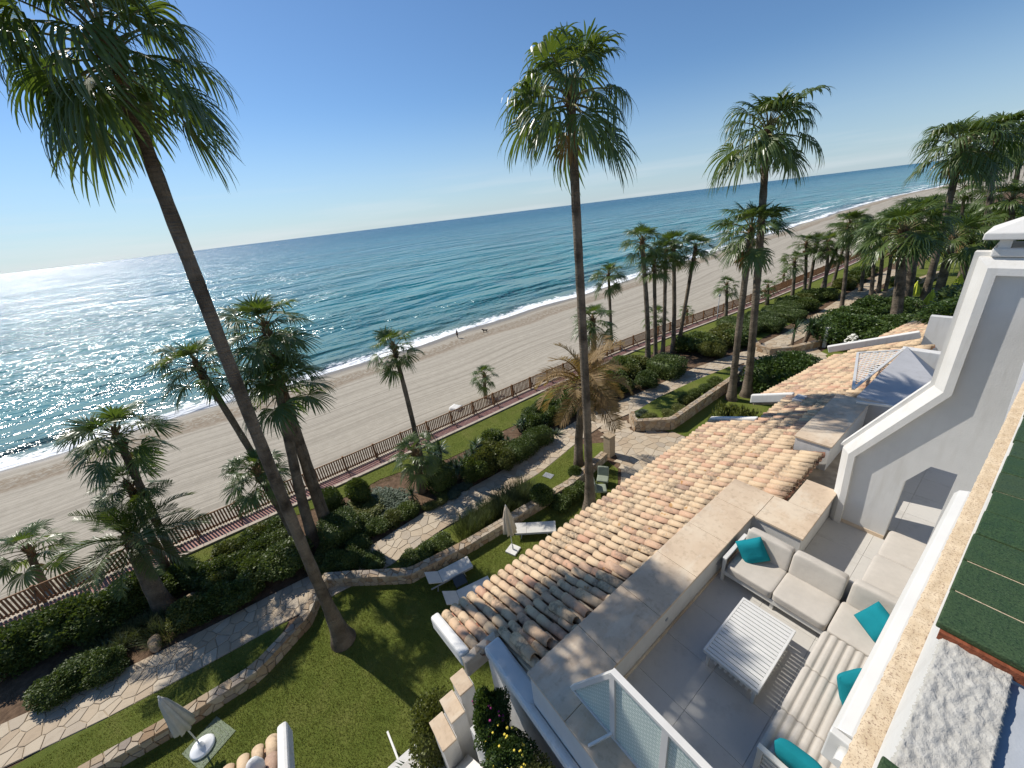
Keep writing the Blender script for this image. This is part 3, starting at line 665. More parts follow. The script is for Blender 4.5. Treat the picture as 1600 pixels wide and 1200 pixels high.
def blob_dirs(rg, k, flat=.75):
    return [(Vector((rg.gauss(0, 1), rg.gauss(0, 1), rg.gauss(0, 1) * flat)).normalized(), rg.uniform(.12, .34), rg.uniform(.25, .6)) for _ in range(k)]
def leaf_cloud(kind, seed, n, leaf, mat):
    """unit plant: base radius .5, height 1; leaves through the outer volume round a leafy core"""
    rg = random.Random(seed); m = MB(); bl = blob_dirs(rg, 16)
    def surf(dv):
        if kind == 'box':
            k = 1 / max(abs(dv.x), abs(dv.y), abs(dv.z)); s = (abs(dv.x) ** 6 + abs(dv.y) ** 6 + abs(dv.z) ** 6) ** (-1 / 6); r = s * .5
            for c, a, w_ in bl: r += a * .09 * max(0, dv.dot(c) - .6) / .4
            return r
        r = .40
        for c, a, w_ in bl:
            x = dv.dot(c)
            if x > 1 - w_ * .6: r += a * (.25 if kind == 'ball' else .62) * ((x - 1 + w_ * .6) / (w_ * .6)) ** .8
        return min(r, .62)
    # core
    bm = bmesh.new(); bmesh.ops.create_icosphere(bm, subdivisions=3, radius=1)
    cv = []
    for v_ in bm.verts: dv = v_.co.normalized(); p = dv * surf(dv) * .80; cv.append((p.x, p.y, p.z + .5))
    fs = [tuple(v_.index for v_ in f.verts) for f in bm.faces]; bm.free(); m.add([(x, y, max(0, z)) for x, y, z in cv], fs, True)
    for i in range(n):
        dv = Vector((rg.gauss(0, 1), rg.gauss(0, 1), rg.gauss(0, 1))).normalized()
        if dv.z < -.75: dv.z = -dv.z
        p = dv * surf(dv) * (rg.uniform(.8, 1.0) ** .6 if kind == 'box' else rg.uniform(.76, 1.06)); p.z += .5
        if p.z < .0: p.z = rg.uniform(0, .1)
        t = (dv * rg.uniform(.3, 1.2) + Vector((rg.gauss(0, .7), rg.gauss(0, .7), rg.gauss(0, .7) + .25))).normalized(); s = t.cross(Vector((rg.gauss(0, 1), rg.gauss(0, 1), rg.gauss(0, 1)))).normalized()
        l = leaf * rg.uniform(.7, 1.35); ww = l * .36
        m.add([p, p + t * l * .5 + s * ww, p + t * l, p + t * l * .5 - s * ww], [(0, 1, 2, 3)])
    return m.mesh('foliage', mat)
def blade_plant(seed, n, ln_, wd, spread, mat, stiff=.3, base=.15, up=.3):
    rg = random.Random(seed); m = MB()
    for i in range(n):
        a = rg.uniform(0, 2 * math.pi); e = R(rg.uniform(90 - spread, 90)) ; rr = base * math.sqrt(rg.random()); a2 = a + rg.gauss(0, .5)
        p = Vector((rr * math.cos(a2), rr * math.sin(a2), rg.uniform(0, .03))); l = ln_ * rg.uniform(.6, 1.1); s = Vector((-math.sin(a), math.cos(a), 0)); prev = None; N = 4
        vs_ = []
        for k in range(N + 1):
            t = k / N; ww = wd * (1 - t) ** .7 * (.6 + .8 * min(1, t * 3)) if t < 1 else .0008
            vs_ += [p - s * ww, p + s * ww]; ee = e - R(stiff * 60 * t * t); p = p + Vector((math.cos(ee) * math.cos(a), math.cos(ee) * math.sin(a), math.sin(ee))) * l / N
        m.add(vs_, [(2 * k, 2 * k + 1, 2 * k + 3, 2 * k + 2) for k in range(N)])
    return m.mesh('foliage', mat)
def yucca(seed, heads, mat='spike_leaf'):
    rg = random.Random(seed); m = MB()
    for h in range(heads):
        a = rg.uniform(0, 6.3); x, y = (0, 0) if heads == 1 else (.17 * math.cos(a), .17 * math.sin(a)); z = rg.uniform(.3, .62) if heads > 1 else .5
        m.tube([(x * .3, y * .3, 0), (x * .8, y * .8, z * .6), (x, y, z)], [.045, .035, .03], 6, False, True, 1)
        for i in range(46):
            a = rg.uniform(0, 6.3); e = R(rg.uniform(-35, 85)); l = .38 * rg.uniform(.8, 1.1); d = Vector((math.cos(e) * math.cos(a), math.cos(e) * math.sin(a), math.sin(e))); s = Vector((-math.sin(a), math.cos(a), 0)) * .014
            p = Vector((x, y, z)); t1 = p + d * l * .5; t2 = p + d * l; t2.z -= .05
            m.add([p - s, p + s, t1 + s, t1 - s, t2], [(0, 1, 2, 3), (3, 2, 4)])
    return m.mesh('foliage', [mat, 'palm_bark'])
VAR = {
    'B': [leaf_cloud('box', 21, 5200, .05, 'hedge_leaf'), leaf_cloud('box', 22, 5200, .05, 'hedge_leaf')],
    'S': [leaf_cloud('ball', 23, 5200, .052, 'hedge_leaf'), leaf_cloud('ball', 24, 5200, .052, 'bush_leaf')],
    'H': [leaf_cloud('bush', 25, 5000, .06, 'bush_leaf'), leaf_cloud('bush', 26, 5000, .06, 'bush_leaf'), leaf_cloud('bush', 27, 5000, .06, 'hedge_leaf')],
    'L': [leaf_cloud('bush', 31, 3600, .075, 'bush_leaf'), leaf_cloud('bush', 32, 3600, .075, 'hedge_leaf'), leaf_cloud('bush', 33, 3200, .08, 'olive_leaf'), leaf_cloud('bush', 34, 3600, .075, 'bush_leaf')],
    'G': [leaf_cloud('bush', 35, 2600, .07, 'blue_leaf'), leaf_cloud('bush', 36, 2600, .07, 'olive_leaf')],
    'O': [leaf_cloud('bush', 37, 7000, .055, 'oleander_leaf'), leaf_cloud('bush', 38, 7000, .055, 'oleander_leaf')],
    'Q': [leaf_cloud('bush', 39, 6000, .05, 'olive_leaf')],
    'T': [blade_plant(41, 420, .8, .007, 32, 'tuft_leaf', .5, .42), blade_plant(42, 420, .8, .007, 32, 'tuft_leaf', .5, .42)],
    'A': [blade_plant(43, 46, .75, .035, 70, 'blue_leaf', .35, .05)],
    'Y': [yucca(44, 3), yucca(45, 1), yucca(46, 4)],
}

# ================================================================ PALMS
def trunk_mesh(h, dx, dy, r, seed, flare=1.7):
    rg = random.Random(seed); n = 14; N = max(8, int(h * 2.2)); v = []; ph = rg.uniform(0, 6)
    for i in range(N + 1):
        t = i / N; z = h * t; rr = r * (1.0 - .22 * t) * (1 + (flare - 1) * math.exp(-z / (.55 + .02 * h))) * (1 + .035 * math.sin(i * 2.4 + ph) + rg.uniform(-.02, .02))
        cx = dx * t ** 1.5 + .05 * math.sin(t * 4 + ph) * min(1, h / 6) * (1 - t); cy = dy * t ** 1.5 + .05 * math.cos(t * 3 + ph) * (1 - t) * min(1, h / 6)
        for k in range(n):
            a = 2 * math.pi * k / n; q = rr * (1 + rg.uniform(-.02, .02)); v.append((cx + q * math.cos(a), cy + q * math.sin(a), z))
    m = MB(); m.add(v, [(i * n + k, i * n + (k + 1) % n, (i + 1) * n + (k + 1) % n, (i + 1) * n + k) for i in range(N) for k in range(n)], True)
    return m.mesh('trunk', 'palm_bark')
def crown_mesh(r, seed, boots):
    """the swollen head of the trunk: cut leaf bases and fibre"""
    rg = random.Random(seed); m = MB()
    m.lathe([(r * .8, -.55), (r * .95, -.3), (r * 1.05, 0), (r * .8, .25), (r * .25, .5)], 12)
    for i in range(boots):
        a = i * 2.4; z = rg.uniform(-.6, .2); d = Vector((math.cos(a) * .6, math.sin(a) * .6, .8)); p = Vector((math.cos(a) * r * .85, math.sin(a) * r * .85, z)); m.bar(p, p + d * rg.uniform(.12, .26), .07, .03)
    return m.mesh('crown', 'palm_boot')
def palm(kind, x, y, z, dx, dy, h, rad, tr, label, group=None, nf=34, seed=0, wind=.12):
    rg = random.Random(seed * 7 + 13); nm = {'W': 'fan_palm', 'D': 'date_palm', 'X': 'dead_palm'}[kind]
    t = thing(nm, label, 'palm tree', (x, y, z), 0, group)
    put('trunk', trunk_mesh(h + .16 * rad * (kind == 'W'), dx, dy, tr, seed, 2.5 if h > 16.5 else 1.9 if h > 10 else 1.35), t)
    h += .16 * rad * (kind == 'W')
    cr = put('crown', crown_mesh(tr * .78, seed, 26), t, (dx, dy, h))
    s0 = rad / (1.78 if kind == 'W' else 1.0)
    for i in range(nf):
        u = (i + .5) / nf
        if kind == 'W':
            e = (86 - 128 * u ** .95 if h > 12.5 else 86 - 122 * u) + rg.uniform(-10, 10)
            cl = min(FAN if h > 12.5 else FAN2, key=lambda c: abs(c[0] - e)); me = rg.choice(cl[1])
            if u > .86 and rg.random() < .18: me = rg.choice(FAN_DRY)
            s = s0 * rg.uniform(.82, 1.08) * (.6 if me in FAN_DRY else 1) * (.80 if e > 62 else 1.0); zz = .32 - .75 * u
        else:
            e = 80 - 112 * u + rg.uniform(-8, 8); tab = DATE if kind == 'D' else DEAD
            cl = min(tab, key=lambda c: abs(c[0] - e)); me = cl[1][0]; s = s0 * rg.uniform(.8, 1.08); zz = .25 - .4 * u
        az = i * 2.39996 + rg.uniform(-.3, .3)
        az += wind * math.sin(az - 2.2)
        put('frond', me, cr, (math.cos(az) * tr * .4, math.sin(az) * tr * .4, zz), (rg.uniform(-.45, .45), rg.uniform(-.15, .15), az), (s, s * rg.uniform(.8, 1.1), s))
    return t
G1 = 'tall palms clustered by the beach fence'; G2 = 'palm row along the far path'; G3 = 'distant tall palms beyond the houses'; G4 = 'small palms on the beach side of the fence'; G5 = 'slim palms grouped beyond the dead palm'
PALMS = [
 ('W',-12.28,-0.69,0,-0.05,0.5,17.45,2.15,0.18,'tallest palm with flared grey trunk rising from the house lawn',None,42),
 ('W',-10.25,10.77,0,-0.10,-0.10,16.75,2.4,0.19,'tall slender palm standing close to the tiled roof eave',None,32),
 ('W',-10.59,27.70,0,-0.83,-0.33,16.0,3.1,0.24,'taller palm of the pair beside the raised grass bed',None,30),
 ('W',-11.09,26.48,0,-0.09,-0.04,10.97,2.35,0.22,'shorter palm of the pair with reddish dry fronds under its crown',None,34),
 ('W',-19.87,6.38,0,-0.01,-0.03,7.73,1.5,0.15,'lone slim palm on the sea lawn behind a small bushy palm',None,27),
 ('W',-18.10,5.37,0,0.04,0.14,2.3,1.4,0.22,'short bushy fan palm in the bed beside the lone slim palm',None,30),
 ('W',-19.9,-1.0,0,0.06,-0.76,9.4,1.6,0.16,'palm of the fence cluster leaning away from the others',None,30),
 ('W',-18.81,0.30,0,0.02,0.67,10.41,1.9,0.18,'highest palm of the cluster behind the flared trunk',None,32),
 ('W',-18.27,-0.35,0,0.01,0.97,8.02,2.0,0.24,'thick trunked palm in the middle of the fence cluster',None,32),
 ('W',-18.92,-1.04,0,0.02,-0.34,4.38,1.45,0.2,'short palm at the foot of the fence cluster',None,34),
 ('W',-18.85,0.57,0,0.01,0.29,9.13,1.6,0.15,'thin trunked palm at the edge of the fence cluster',None,34),
 ('W',-21.2,-5.85,0,-0.1,0.5,7.05,1.85,0.17,'leaning broad crowned palm beside the feather leaved date palm',None,32),
 ('W',-21.3,-6.3,0,-0.06,0.4,4.75,1.4,0.16,'lower fan palm tucked under the leaning broad crowned palm',None,27),
 ('D',-19.17,-6.44,0,-0.11,0.34,3.7,2.3,0.32,'feather leaved date palm with long arching green fronds over the hedge',None,28),
 ('W',-30.75,-14.04,-3.9,-0.19,0.43,2.9,2.1,0.2,'small fan palm growing from sand close to the long hedge end of the fence',None,27),
 ('W',-31.45,18.14,-3.9,0.12,0.20,2.9,1.5,0.2,'small palm on the sand near the white block',None,27),
 ('X',-13.55,13.47,0,0.29,0.28,5.18,2.9,0.24,'dead brown date palm with withered drooping fronds by the paved court',None,28),
 ('W',-24.65,30.08,-3.6,-0.26,-0.21,10.7,1.9,0.17,'single slim palm rising from the beach behind the fence',None,34),
 ('W',-19.44,21.54,0,-0.05,-0.05,5.52,1.95,0.25,'medium palm rising behind the dead brown palm',None,27),
 ('W',-19.03,28.03,0,-0.62,-0.43,10.38,1.95,0.22,'tallest palm of the slim group beside the wide box hedge',G5,28),
 ('W',-19.07,29.15,0,-0.31,-0.21,8.44,1.65,0.18,'shortest palm of the slim group beside the wide box hedge',G5,26),
 ('W',-19.43,30.90,0,-0.14,-0.09,9.18,1.75,0.18,'middle palm of the slim group beside the wide box hedge',G5,26),
 ('W',-19.34,32.45,0,-0.40,-0.24,9.50,1.8,0.2,'straight palm next to the leaning one in the slim group',G5,26),
 ('W',-19.06,33.08,0,0.62,0.35,9.07,1.9,0.18,'outward leaning palm at the end of the slim group',G5,26),
 ('W',-26.88,40.97,-3.8,-0.14,-0.09,4.1,1.8,0.2,'small palm on the sand just behind the fence',G4,20),
 ('W',-28.24,50.64,-3.8,-0.15,-0.09,2.3,1.25,0.2,'small palm on the sand just behind the fence',G4,18),
 ('W',-20.90,45.84,0,-0.26,-0.12,3.43,1.55,0.18,'short round headed palm beside the lamp post',None,22),
 ('W',-19.56,53.32,0,-0.18,-0.07,1.90,1.35,0.2,'stubby palm beside the person in white',None,20),
 ('W',-26.91,79.15,-3.8,-0.17,-0.06,2.2,1.35,0.2,'small palm on the sand just behind the fence',G4,18)]
for p_ in ((-18.58,58.32,-0.42,-0.13,4.19,1.85,.2),(-18.00,60.18,-0.67,-0.20,6.01,1.9,.2),(-18.04,61.81,-0.02,-0.01,5.76,2.0,.2),(-15.83,60.32,-0.64,-0.17,5.98,1.95,.2),(-16.50,61.62,0.51,0.13,5.00,1.85,.2),
           (-11.31,60.46,-1.27,-0.25,6.98,2.5,.2),(-11.01,61.68,-1.04,-0.20,7.83,2.5,.2),(-10.38,61.96,-0.85,-0.15,7.43,2.5,.2),(-13.13,64.22,-1.03,-0.22,6.92,2.4,.2),(-16.58,65.84,0.55,0.14,7.51,2.0,.2)):
    PALMS.append(('W', p_[0], p_[1], 0, p_[2], p_[3], p_[4], p_[5], p_[6], 'slim palm standing in the row along the far path', G2, 24))
PALMS += [('W',-11.98,52.60,0,-0.96,-0.23,8.67,2.2,0.2,'palm standing alone at the edge of the far path',None,34),
 ('W',-6.71,47.37,0,-1.20,-0.19,8.35,3.4,0.42,'thick barrel trunked palm beside the oleander hedge',None,34),
 ('W',-7.02,52.55,0,-1.08,-0.16,8.93,2.9,0.38,'stout palm standing behind the thick barrel trunked palm',None,27),
 ('W',-6.55,57.27,0,-0.71,-0.09,14.09,4.0,0.32,'tall leaning palm with windblown crown beyond the tiled roofs',None,38),
 ('W',-6.17,62.47,0,-0.27,-0.03,5.93,3.4,0.42,'dark thick leaning palm near the lime green parasols',None,27)]
for p_ in ((-5.73,73.13,-0.51,-0.04,5.27,3.4,.36),(-4.88,71.38,-0.19,-0.01,4.40,2.9,.3),(-11.51,75.92,-1.21,-0.19,7.91,2.6,.2),(-10.52,81.33,-0.81,-0.11,7.73,2.7,.2),(-5.33,87.82,-1.83,-0.13,9.30,2.9,.25),(-8.54,90.32,-1.32,-0.13,9.42,2.9,.22),(-2.59,78.42,-1.75,-0.08,8.21,3.1,.3)):
    PALMS.append(('W', p_[0], p_[1], 0, p_[2], p_[3], p_[4], p_[5], p_[6], 'medium palm in the dense far grove', 'palms of the dense far grove', 22))
for p_ in ((-5.18,77.70,-2.04,-0.16,14.83,4.5,.3),(-4.43,93.83,-1.81,-0.10,14.03,4.9,.3)):
    PALMS.append(('W', p_[0], p_[1], 0, p_[2], p_[3], p_[4], p_[5], p_[6], 'tall palm rising above the dense far grove', G3, 30))
for i, p_ in enumerate(PALMS):
    t_ = palm(*p_, seed=i + 1)
    if 'dry fronds' in p_[9]:
        cr_ = [c for c in t_.children if c.name.startswith('crown')][0]
        for k in range(6): put('frond', FAN_DRY[k % 2], cr_, (0, 0, -.5), (0, 0, 2.6 + k * .45), (1.0, 1.0, 1.0))

# ================================================================ SHRUBS, ROCKS, GRASS
PLANT = {'B': ('box_hedge', 'hedge'), 'S': ('clipped_shrub', 'shrub'), 'H': ('hedge_shrub', 'shrub'), 'L': ('shrub', 'shrub'), 'G': ('ground_cover_plant', 'plant'),
         'O': ('oleander_bush', 'bush'), 'Q': ('olive_bush', 'bush'), 'T': ('grass_tuft', 'grass tuft'), 'A': ('aloe_plant', 'plant'), 'Y': ('yucca_plant', 'plant')}
rp = random.Random(77)
def plant(t, x, y, sx, sy, h, label, group=None, z=0, var=None):
    v = VAR[t]; me = v[var % len(v)] if var is not None else rp.choice(v); nm, cat = PLANT[t]
    root = thing(nm, label, cat, (x, y, z), 0, group)
    f = rp.uniform(.9, 1.1)
    if t in 'BSHLGOQ': sc = (sx * f, sy * f, h * rp.uniform(.92, 1.08))
    else: k = max(sx, h) * 1.15; sc = (k, k, h * 1.25 if t != 'T' else h * 1.2)
    put('foliage', me, root, (0, 0, -.03), (0, 0, rp.uniform(-.25, .25) if t == 'B' else rp.uniform(0, 6.28)), sc)
    if t in 'BSHLOQ':
        m = MB()
        for k in range(3):
            a = k * 2.1 + rp.uniform(0, 1); m.tube([(.04 * math.cos(a), .04 * math.sin(a), -.02), (.10 * sx * math.cos(a), .10 * sx * math.sin(a), h * .3), (.2 * sx * math.cos(a), .2 * sx * math.sin(a), h * .55)], [.03, .022, .012], 5)
        m.build('stem', 'palm_bark', root)
    return root
BEDS = [
('H',[(-20.3,-10.9),(-20.1,-10.1),(-20.0,-9.2),(-19.9,-8.2),(-19.9,-7.3)],1.9,1.9,1.5,'dark leafy shrub of the hedge beneath the date palm fronds'),
('H',[(-17.4,-9.3),(-17.4,-8.7),(-17.2,-7.9)],1.4,1.3,.8,'low leafy shrub edging the stone path beside the aloes'),
('A',[(-18.1,-8.2),(-18.0,-7.7),(-17.9,-8.4)],.9,.9,.7,'pale aloe between the date palm hedge and the path'),
('T',[(-18.4,-7.3),(-18.4,-7.9),(-18.3,-6.7),(-18.6,-8.4),(-17.4,-6.3)],1.1,1.1,.6,'feathery grass tuft at the foot of the date palm'),
('L',[(-20.1,-6.3),(-20.4,-5.7),(-19.8,-5.0),(-19.3,-4.5),(-17.7,-5.4),(-17.5,-4.9),(-17.5,-4.4),(-17.2,-3.6),(-18.2,-4.2)],1.3,1.3,.9,'shaded shrub between the date palm and the dome shaped shrub'),
('L',[(-20.2,-3.9),(-20.3,-3.1),(-20.6,-2.4),(-20.3,-1.8),(-19.3,-4.2),(-18.9,-3.5),(-18.2,-2.9),(-19.5,-2.6)],1.3,1.3,.9,'loose shrub between the sea lawn and the dome shaped shrub'),
('S',[(-17.5,-1.8)],2.2,2.2,1.3,'large dome shaped clipped shrub beside the zigzag wall corner'),
('S',[(-19.3,-1.8)],1.6,1.6,1.0,'rounded clipped shrub behind the large dome shaped shrub'),
('B',[(-17.8,.8)],1.8,1.7,1.25,'broad clipped block shrub under the fence palm cluster'),
('B',[(-20.1,.9)],1.2,1.2,1.5,'dark upright clipped cube shrub beside the fence palm cluster'),
('S',[(-19.7,2.4)],1.3,1.3,1.7,'round topiary shrub standing on the sea lawn edge'),
('G',[(-18.4,2.6),(-18.4,3.6),(-18.9,1.8),(-19.0,3.3)],2.0,1.4,.5,'silvery low spreading plant in front of the round topiary shrub'),
('Y',[(-17.5,4.6)],1.4,1.4,1.1,'low spiky yucca beside the silvery spreading plants'),
('L',[(-17.7,1.7),(-16.9,2.4),(-16.9,3.2),(-16.9,4.0),(-16.4,1.2),(-17.2,.0),(-16.6,-.6)],1.1,1.1,.6,'small dark shrub edging the path by the silvery plants'),
('L',[(-16.1,.2),(-15.6,.7),(-14.9,1.4),(-15.9,-.2)],1.1,.8,.6,'low shrub filling the corner behind the zigzag wall'),
('L',[(-13.7,2.7),(-13.6,3.5),(-13.5,4.4)],1.1,.8,.6,'low shrub on the grass strip beside the wall and sun loungers'),
('B',[(-17.7,6.4)],1.4,1.4,1.4,'clipped cube shrub beside the short bushy fan palm'),
('Y',[(-19.7,7.3)],1.3,1.3,1.9,'tall yucca rosette standing on the sea lawn'),
('Y',[(-17.6,7.5),(-17.6,8.4),(-18.4,9.4)],1.1,1.1,1.7,'leafy yucca stems beside the clipped cube shrub'),
('L',[(-16.9,8.9),(-16.8,8.3),(-17.4,9.3)],1.4,1.4,1.4,'dark bush beside the yellowish round shrub'),
('Q',[(-16.6,10.0)],1.3,1.3,1.2,'yellowish green round shrub at the path edge'),
('L',[(-18.9,10.9),(-18.2,10.0),(-17.6,10.6)],1.4,1.4,1.0,'mid green shrub behind the long clipped hedge'),
('B',[(-16.7,11.6),(-16.9,13.2)],1.2,1.9,1.1,'section of the long clipped hedge along the path'),
('Y',[(-17.7,11.4),(-19.1,13.4),(-18.3,15.2)],1.3,1.3,1.1,'spiky yucca behind the long clipped hedge'),
('L',[(-19.5,15.0),(-19.5,16.1),(-18.2,15.9),(-18.6,14.2)],1.5,1.5,1.1,'flowering grey green shrub near the dead brown palm'),
('L',[(-18.4,17.4),(-18.0,19.2),(-18.2,20.0),(-19.5,18.2),(-17.9,21.5)],1.6,1.6,1.3,'dark shrub behind the dead brown palm'),
('A',[(-16.9,14.7)],.9,.9,.6,'small aloe at the bend of the path'),
('T',[(-13.5,5.6),(-13.6,6.2),(-13.7,6.9),(-13.7,7.5),(-13.8,8.1),(-13.8,8.8),(-13.7,9.4),(-13.3,7.9),(-13.2,8.7)],1.1,1.1,1.0,'tall green grass tuft behind the wall near the beige parasol'),
('S',[(-12.45,9.6)],1.4,1.4,1.4,'round leafy shrub hanging over the wall beside the sun lounger'),
('S',[(-12.7,12.3)],.9,.9,.9,'small round shrub on the wall beside the dead palm trunk'),
('L',[(-11.7,10.9),(-11.7,10.2),(-11.8,11.7)],.9,.9,.6,'sparse plant in the bed at the slender palm foot'),
('G',[(-16.5,5.9),(-16.5,6.6),(-16.5,5.1),(-16.6,7.3)],.9,.6,.3,'grey cushion plant on the bare soil by the path'),
('S',[(-16.8,24.7)],1.8,1.8,1.4,'round shrub beside the wide box hedge beyond the dead palm'),
('B',[(-17.0,27.7)],2.4,2.2,1.5,'wide box hedge below the slim palm group'),
('L',[(-19.3,25.4),(-19.6,27.2),(-19.5,23.7),(-20.2,26.5),(-18.2,23.0)],2.0,2.0,1.1,'spreading shrub on the sea side of the wide box hedge'),
('L',[(-18.3,33.6),(-17.9,35.3),(-17.1,36.4),(-16.3,37.5),(-17.6,38.5)],2.6,2.6,1.5,'large shrub beyond the slim palm group'),
('Q',[(-16.1,33.4)],1.8,1.8,1.6,'olive green bush at the end of the far path bend'),
('B',[(-18.5,42.2),(-16.9,41.5),(-17.1,45.6),(-15.6,43.5),(-16.7,48.5),(-16.4,51.5),(-15.2,47.9)],2.6,2.2,1.1,'layered clipped hedge block along the far path'),
('Y',[(-12.0,39.8),(-11.6,41.2),(-11.0,42.4)],2.0,2.0,2.6,'big yucca cluster behind the curved wall'),
('L',[(-12.7,26.1),(-12.8,24.8),(-12.8,23.6),(-12.7,27.4)],.9,.9,.6,'flowering shrub on the raised grass bed'),
('G',[(-14.0,20.1),(-13.3,20.0),(-12.7,21.2),(-12.6,22.3)],.9,.7,.4,'silvery low plant edging the raised grass bed'),
('O',[(-9.6,29.6),(-9.0,31.0),(-8.2,30.0)],3.0,3.0,2.8,'dense oleander bush behind the pair of palms'),
('O',[(-9.0,42.6),(-7.6,43.0),(-6.6,45.2),(-9.8,46.4),(-9.1,48.8),(-7.8,50.8)],3.6,3.6,2.6,'leafy oleander of the hedge behind the white post'),
('L',[(-16.3,55.2),(-15.4,52.3),(-17.2,53.1),(-16.3,57.1),(-15.3,59.0),(-15.2,65.1),(-15.3,70.3),(-10.2,69.0),(-15.5,75)],2.3,2.3,1.3,'rounded shrub in the far garden beds'),
('O',[(-6.7,108.0),(-5.2,116.3),(-8.8,145.3),(-10.8,127.7),(-3.1,100.4),(-14.2,141.1),(-18.7,150.4),(-1,95),(2,110),(-14,120),(-4,130),(4,140)],6,6,4.5,'distant bushy tree mass piece beyond the palm grove'),
]
DUP_LABEL = {}
for t, ps, sx, sy, h, lab in BEDS:
    for (x, y) in ps:
        plant(t, x, y, sx, sy, h, lab, ('plants: ' + lab) if len(ps) > 1 else None, z=.3 if (t in 'LG' and -14.2 < x < -12.3 and 19.5 < y < 28) else 0)
def blossoms(n, c, r, mat, name, parent, seed, s=.035):
    rg = random.Random(seed); m = MB()
    for i in range(n):
        d = Vector((rg.gauss(0, 1), rg.gauss(0, 1), abs(rg.gauss(0, 1)))).normalized(); p = Vector((d.x * r[0], d.y * r[1], d.z * r[2] + c)); q = s * rg.uniform(.7, 1.3)
        m.lathe([(q * .2, -q * .4), (q, 0), (q * .5, q * .5)], 5, p)
    return tag(m.build(name, mat, parent), kind='stuff')
# white flowering clump by the oleander hedge
wf = plant('Y', -7.9, 40.0, 1.5, 1.5, 1.1, 'yucca with white flower plumes in front of the oleander hedge'); blossoms(90, .55, (.55, .55, 1.2), 'white_petal', 'blossoms', wf, 5, .09)
for lab, x, y, sx, sy, h in (('weathered brown boulder on the bare soil beside the hedge', -20.1, -11.6, 1.3, .9, .8), ('pale rock between the path and the grass tufts', -17.2, -6.6, .8, .5, .5), ('sandy coloured rock pile behind the date palm trunk', -18.5, -5.4, 1.0, .7, .55)):
    bm = bmesh.new(); bmesh.ops.create_icosphere(bm, subdivisions=3, radius=.5); rg = random.Random(int(x * 10)); bl = blob_dirs(rg, 14)
    for v_ in bm.verts:
        d = v_.co.normalized(); k = .36 + sum(a * .5 * max(0, d.dot(c) - .55) for c, a, w_ in bl); v_.co = Vector((d.x * k * sx, d.y * k * sy, max(-.05, d.z * k * h * 1.2 + .15)))
    me = bpy.data.meshes.new('boulder'); bm.to_mesh(me); bm.free(); me.materials.append(MATS['rock']); tag(put('boulder', me, None, (x, y, 0)), lab, 'rock')

def grass_mass(name, polys, dens, hgt, wd, seed, label):
    rg = np.random.default_rng(seed); P = []
    for pl, dn in polys:
        xs = [p[0] for p in pl]; yv = [p[1] for p in pl]; n = int((max(xs) - min(xs)) * (max(yv) - min(yv)) * dn)
        X = rg.uniform(min(xs), max(xs), n); Y = rg.uniform(min(yv), max(yv), n); ins = np.zeros(n, bool); A = np.array(pl); Bq = np.roll(A, -1, 0)
        for (x0, y0), (x1, y1) in zip(A, Bq):
            if y0 == y1: continue
            c = ((y0 > Y) != (y1 > Y)) & (X < (x1 - x0) * (Y - y0) / (y1 - y0) + x0); ins ^= c
        P.append(np.stack([X[ins], Y[ins]], 1))
    P = np.concatenate(P); n = len(P); a = rg.uniform(0, 6.283, n); h = hgt * rg.uniform(.5, 1.3, n); ww = wd * rg.uniform(.6, 1.3, n); la = rg.uniform(0, 6.283, n); ll = h * rg.uniform(.1, .9, n)
    V = np.zeros((n, 3, 3)); V[:, 0, 0] = P[:, 0] - np.cos(a) * ww; V[:, 0, 1] = P[:, 1] - np.sin(a) * ww; V[:, 1, 0] = P[:, 0] + np.cos(a) * ww; V[:, 1, 1] = P[:, 1] + np.sin(a) * ww
    V[:, 2, 0] = P[:, 0] + np.cos(la) * ll; V[:, 2, 1] = P[:, 1] + np.sin(la) * ll; V[:, 2, 2] = h
    me = bpy.data.meshes.new(name); me.vertices.add(n * 3); me.vertices.foreach_set('co', V.ravel()); me.loops.add(n * 3); me.loops.foreach_set('vertex_index', np.arange(n * 3, dtype=np.int32))
    me.polygons.add(n); me.polygons.foreach_set('loop_start', np.arange(0, n * 3, 3, dtype=np.int32)); me.polygons.foreach_set('loop_total', np.full(n, 3, dtype=np.int32)); me.update(calc_edges=True)
    me.materials.append(MATS['lawn_blade']); tag(put(name, me), label, 'grass', kind='stuff')
HL = [(x + .35, y) for x, y in WALLP[1:]] + [(-11.6, 14.4), (-9.9, 12.3), (-5, 12.3), (-5.2, -14)]
grass_mass('grass', [(HL, 1500), ([(-14.9, -12), (-13.7, -12), (-13.3, -6), (-13.2, -3.4), (-14.6, -2.6), (-15.0, -7)], 900), ([(-14.4, 1.8), (-14.5, 4), (-14.3, 8), (-14.4, 11), (-15.0, 14.4), (-13.1, 14.5), (-12.7, 9), (-12.9, 4)], 900),
    ([(-22.2, -14), (-22.3, 30), (-20.6, 30), (-20.2, 16), (-19.8, 9), (-21.1, 1), (-21.2, -14)], 500)], 0, .05, .008, 9, 'short blades of the sunlit lawns')

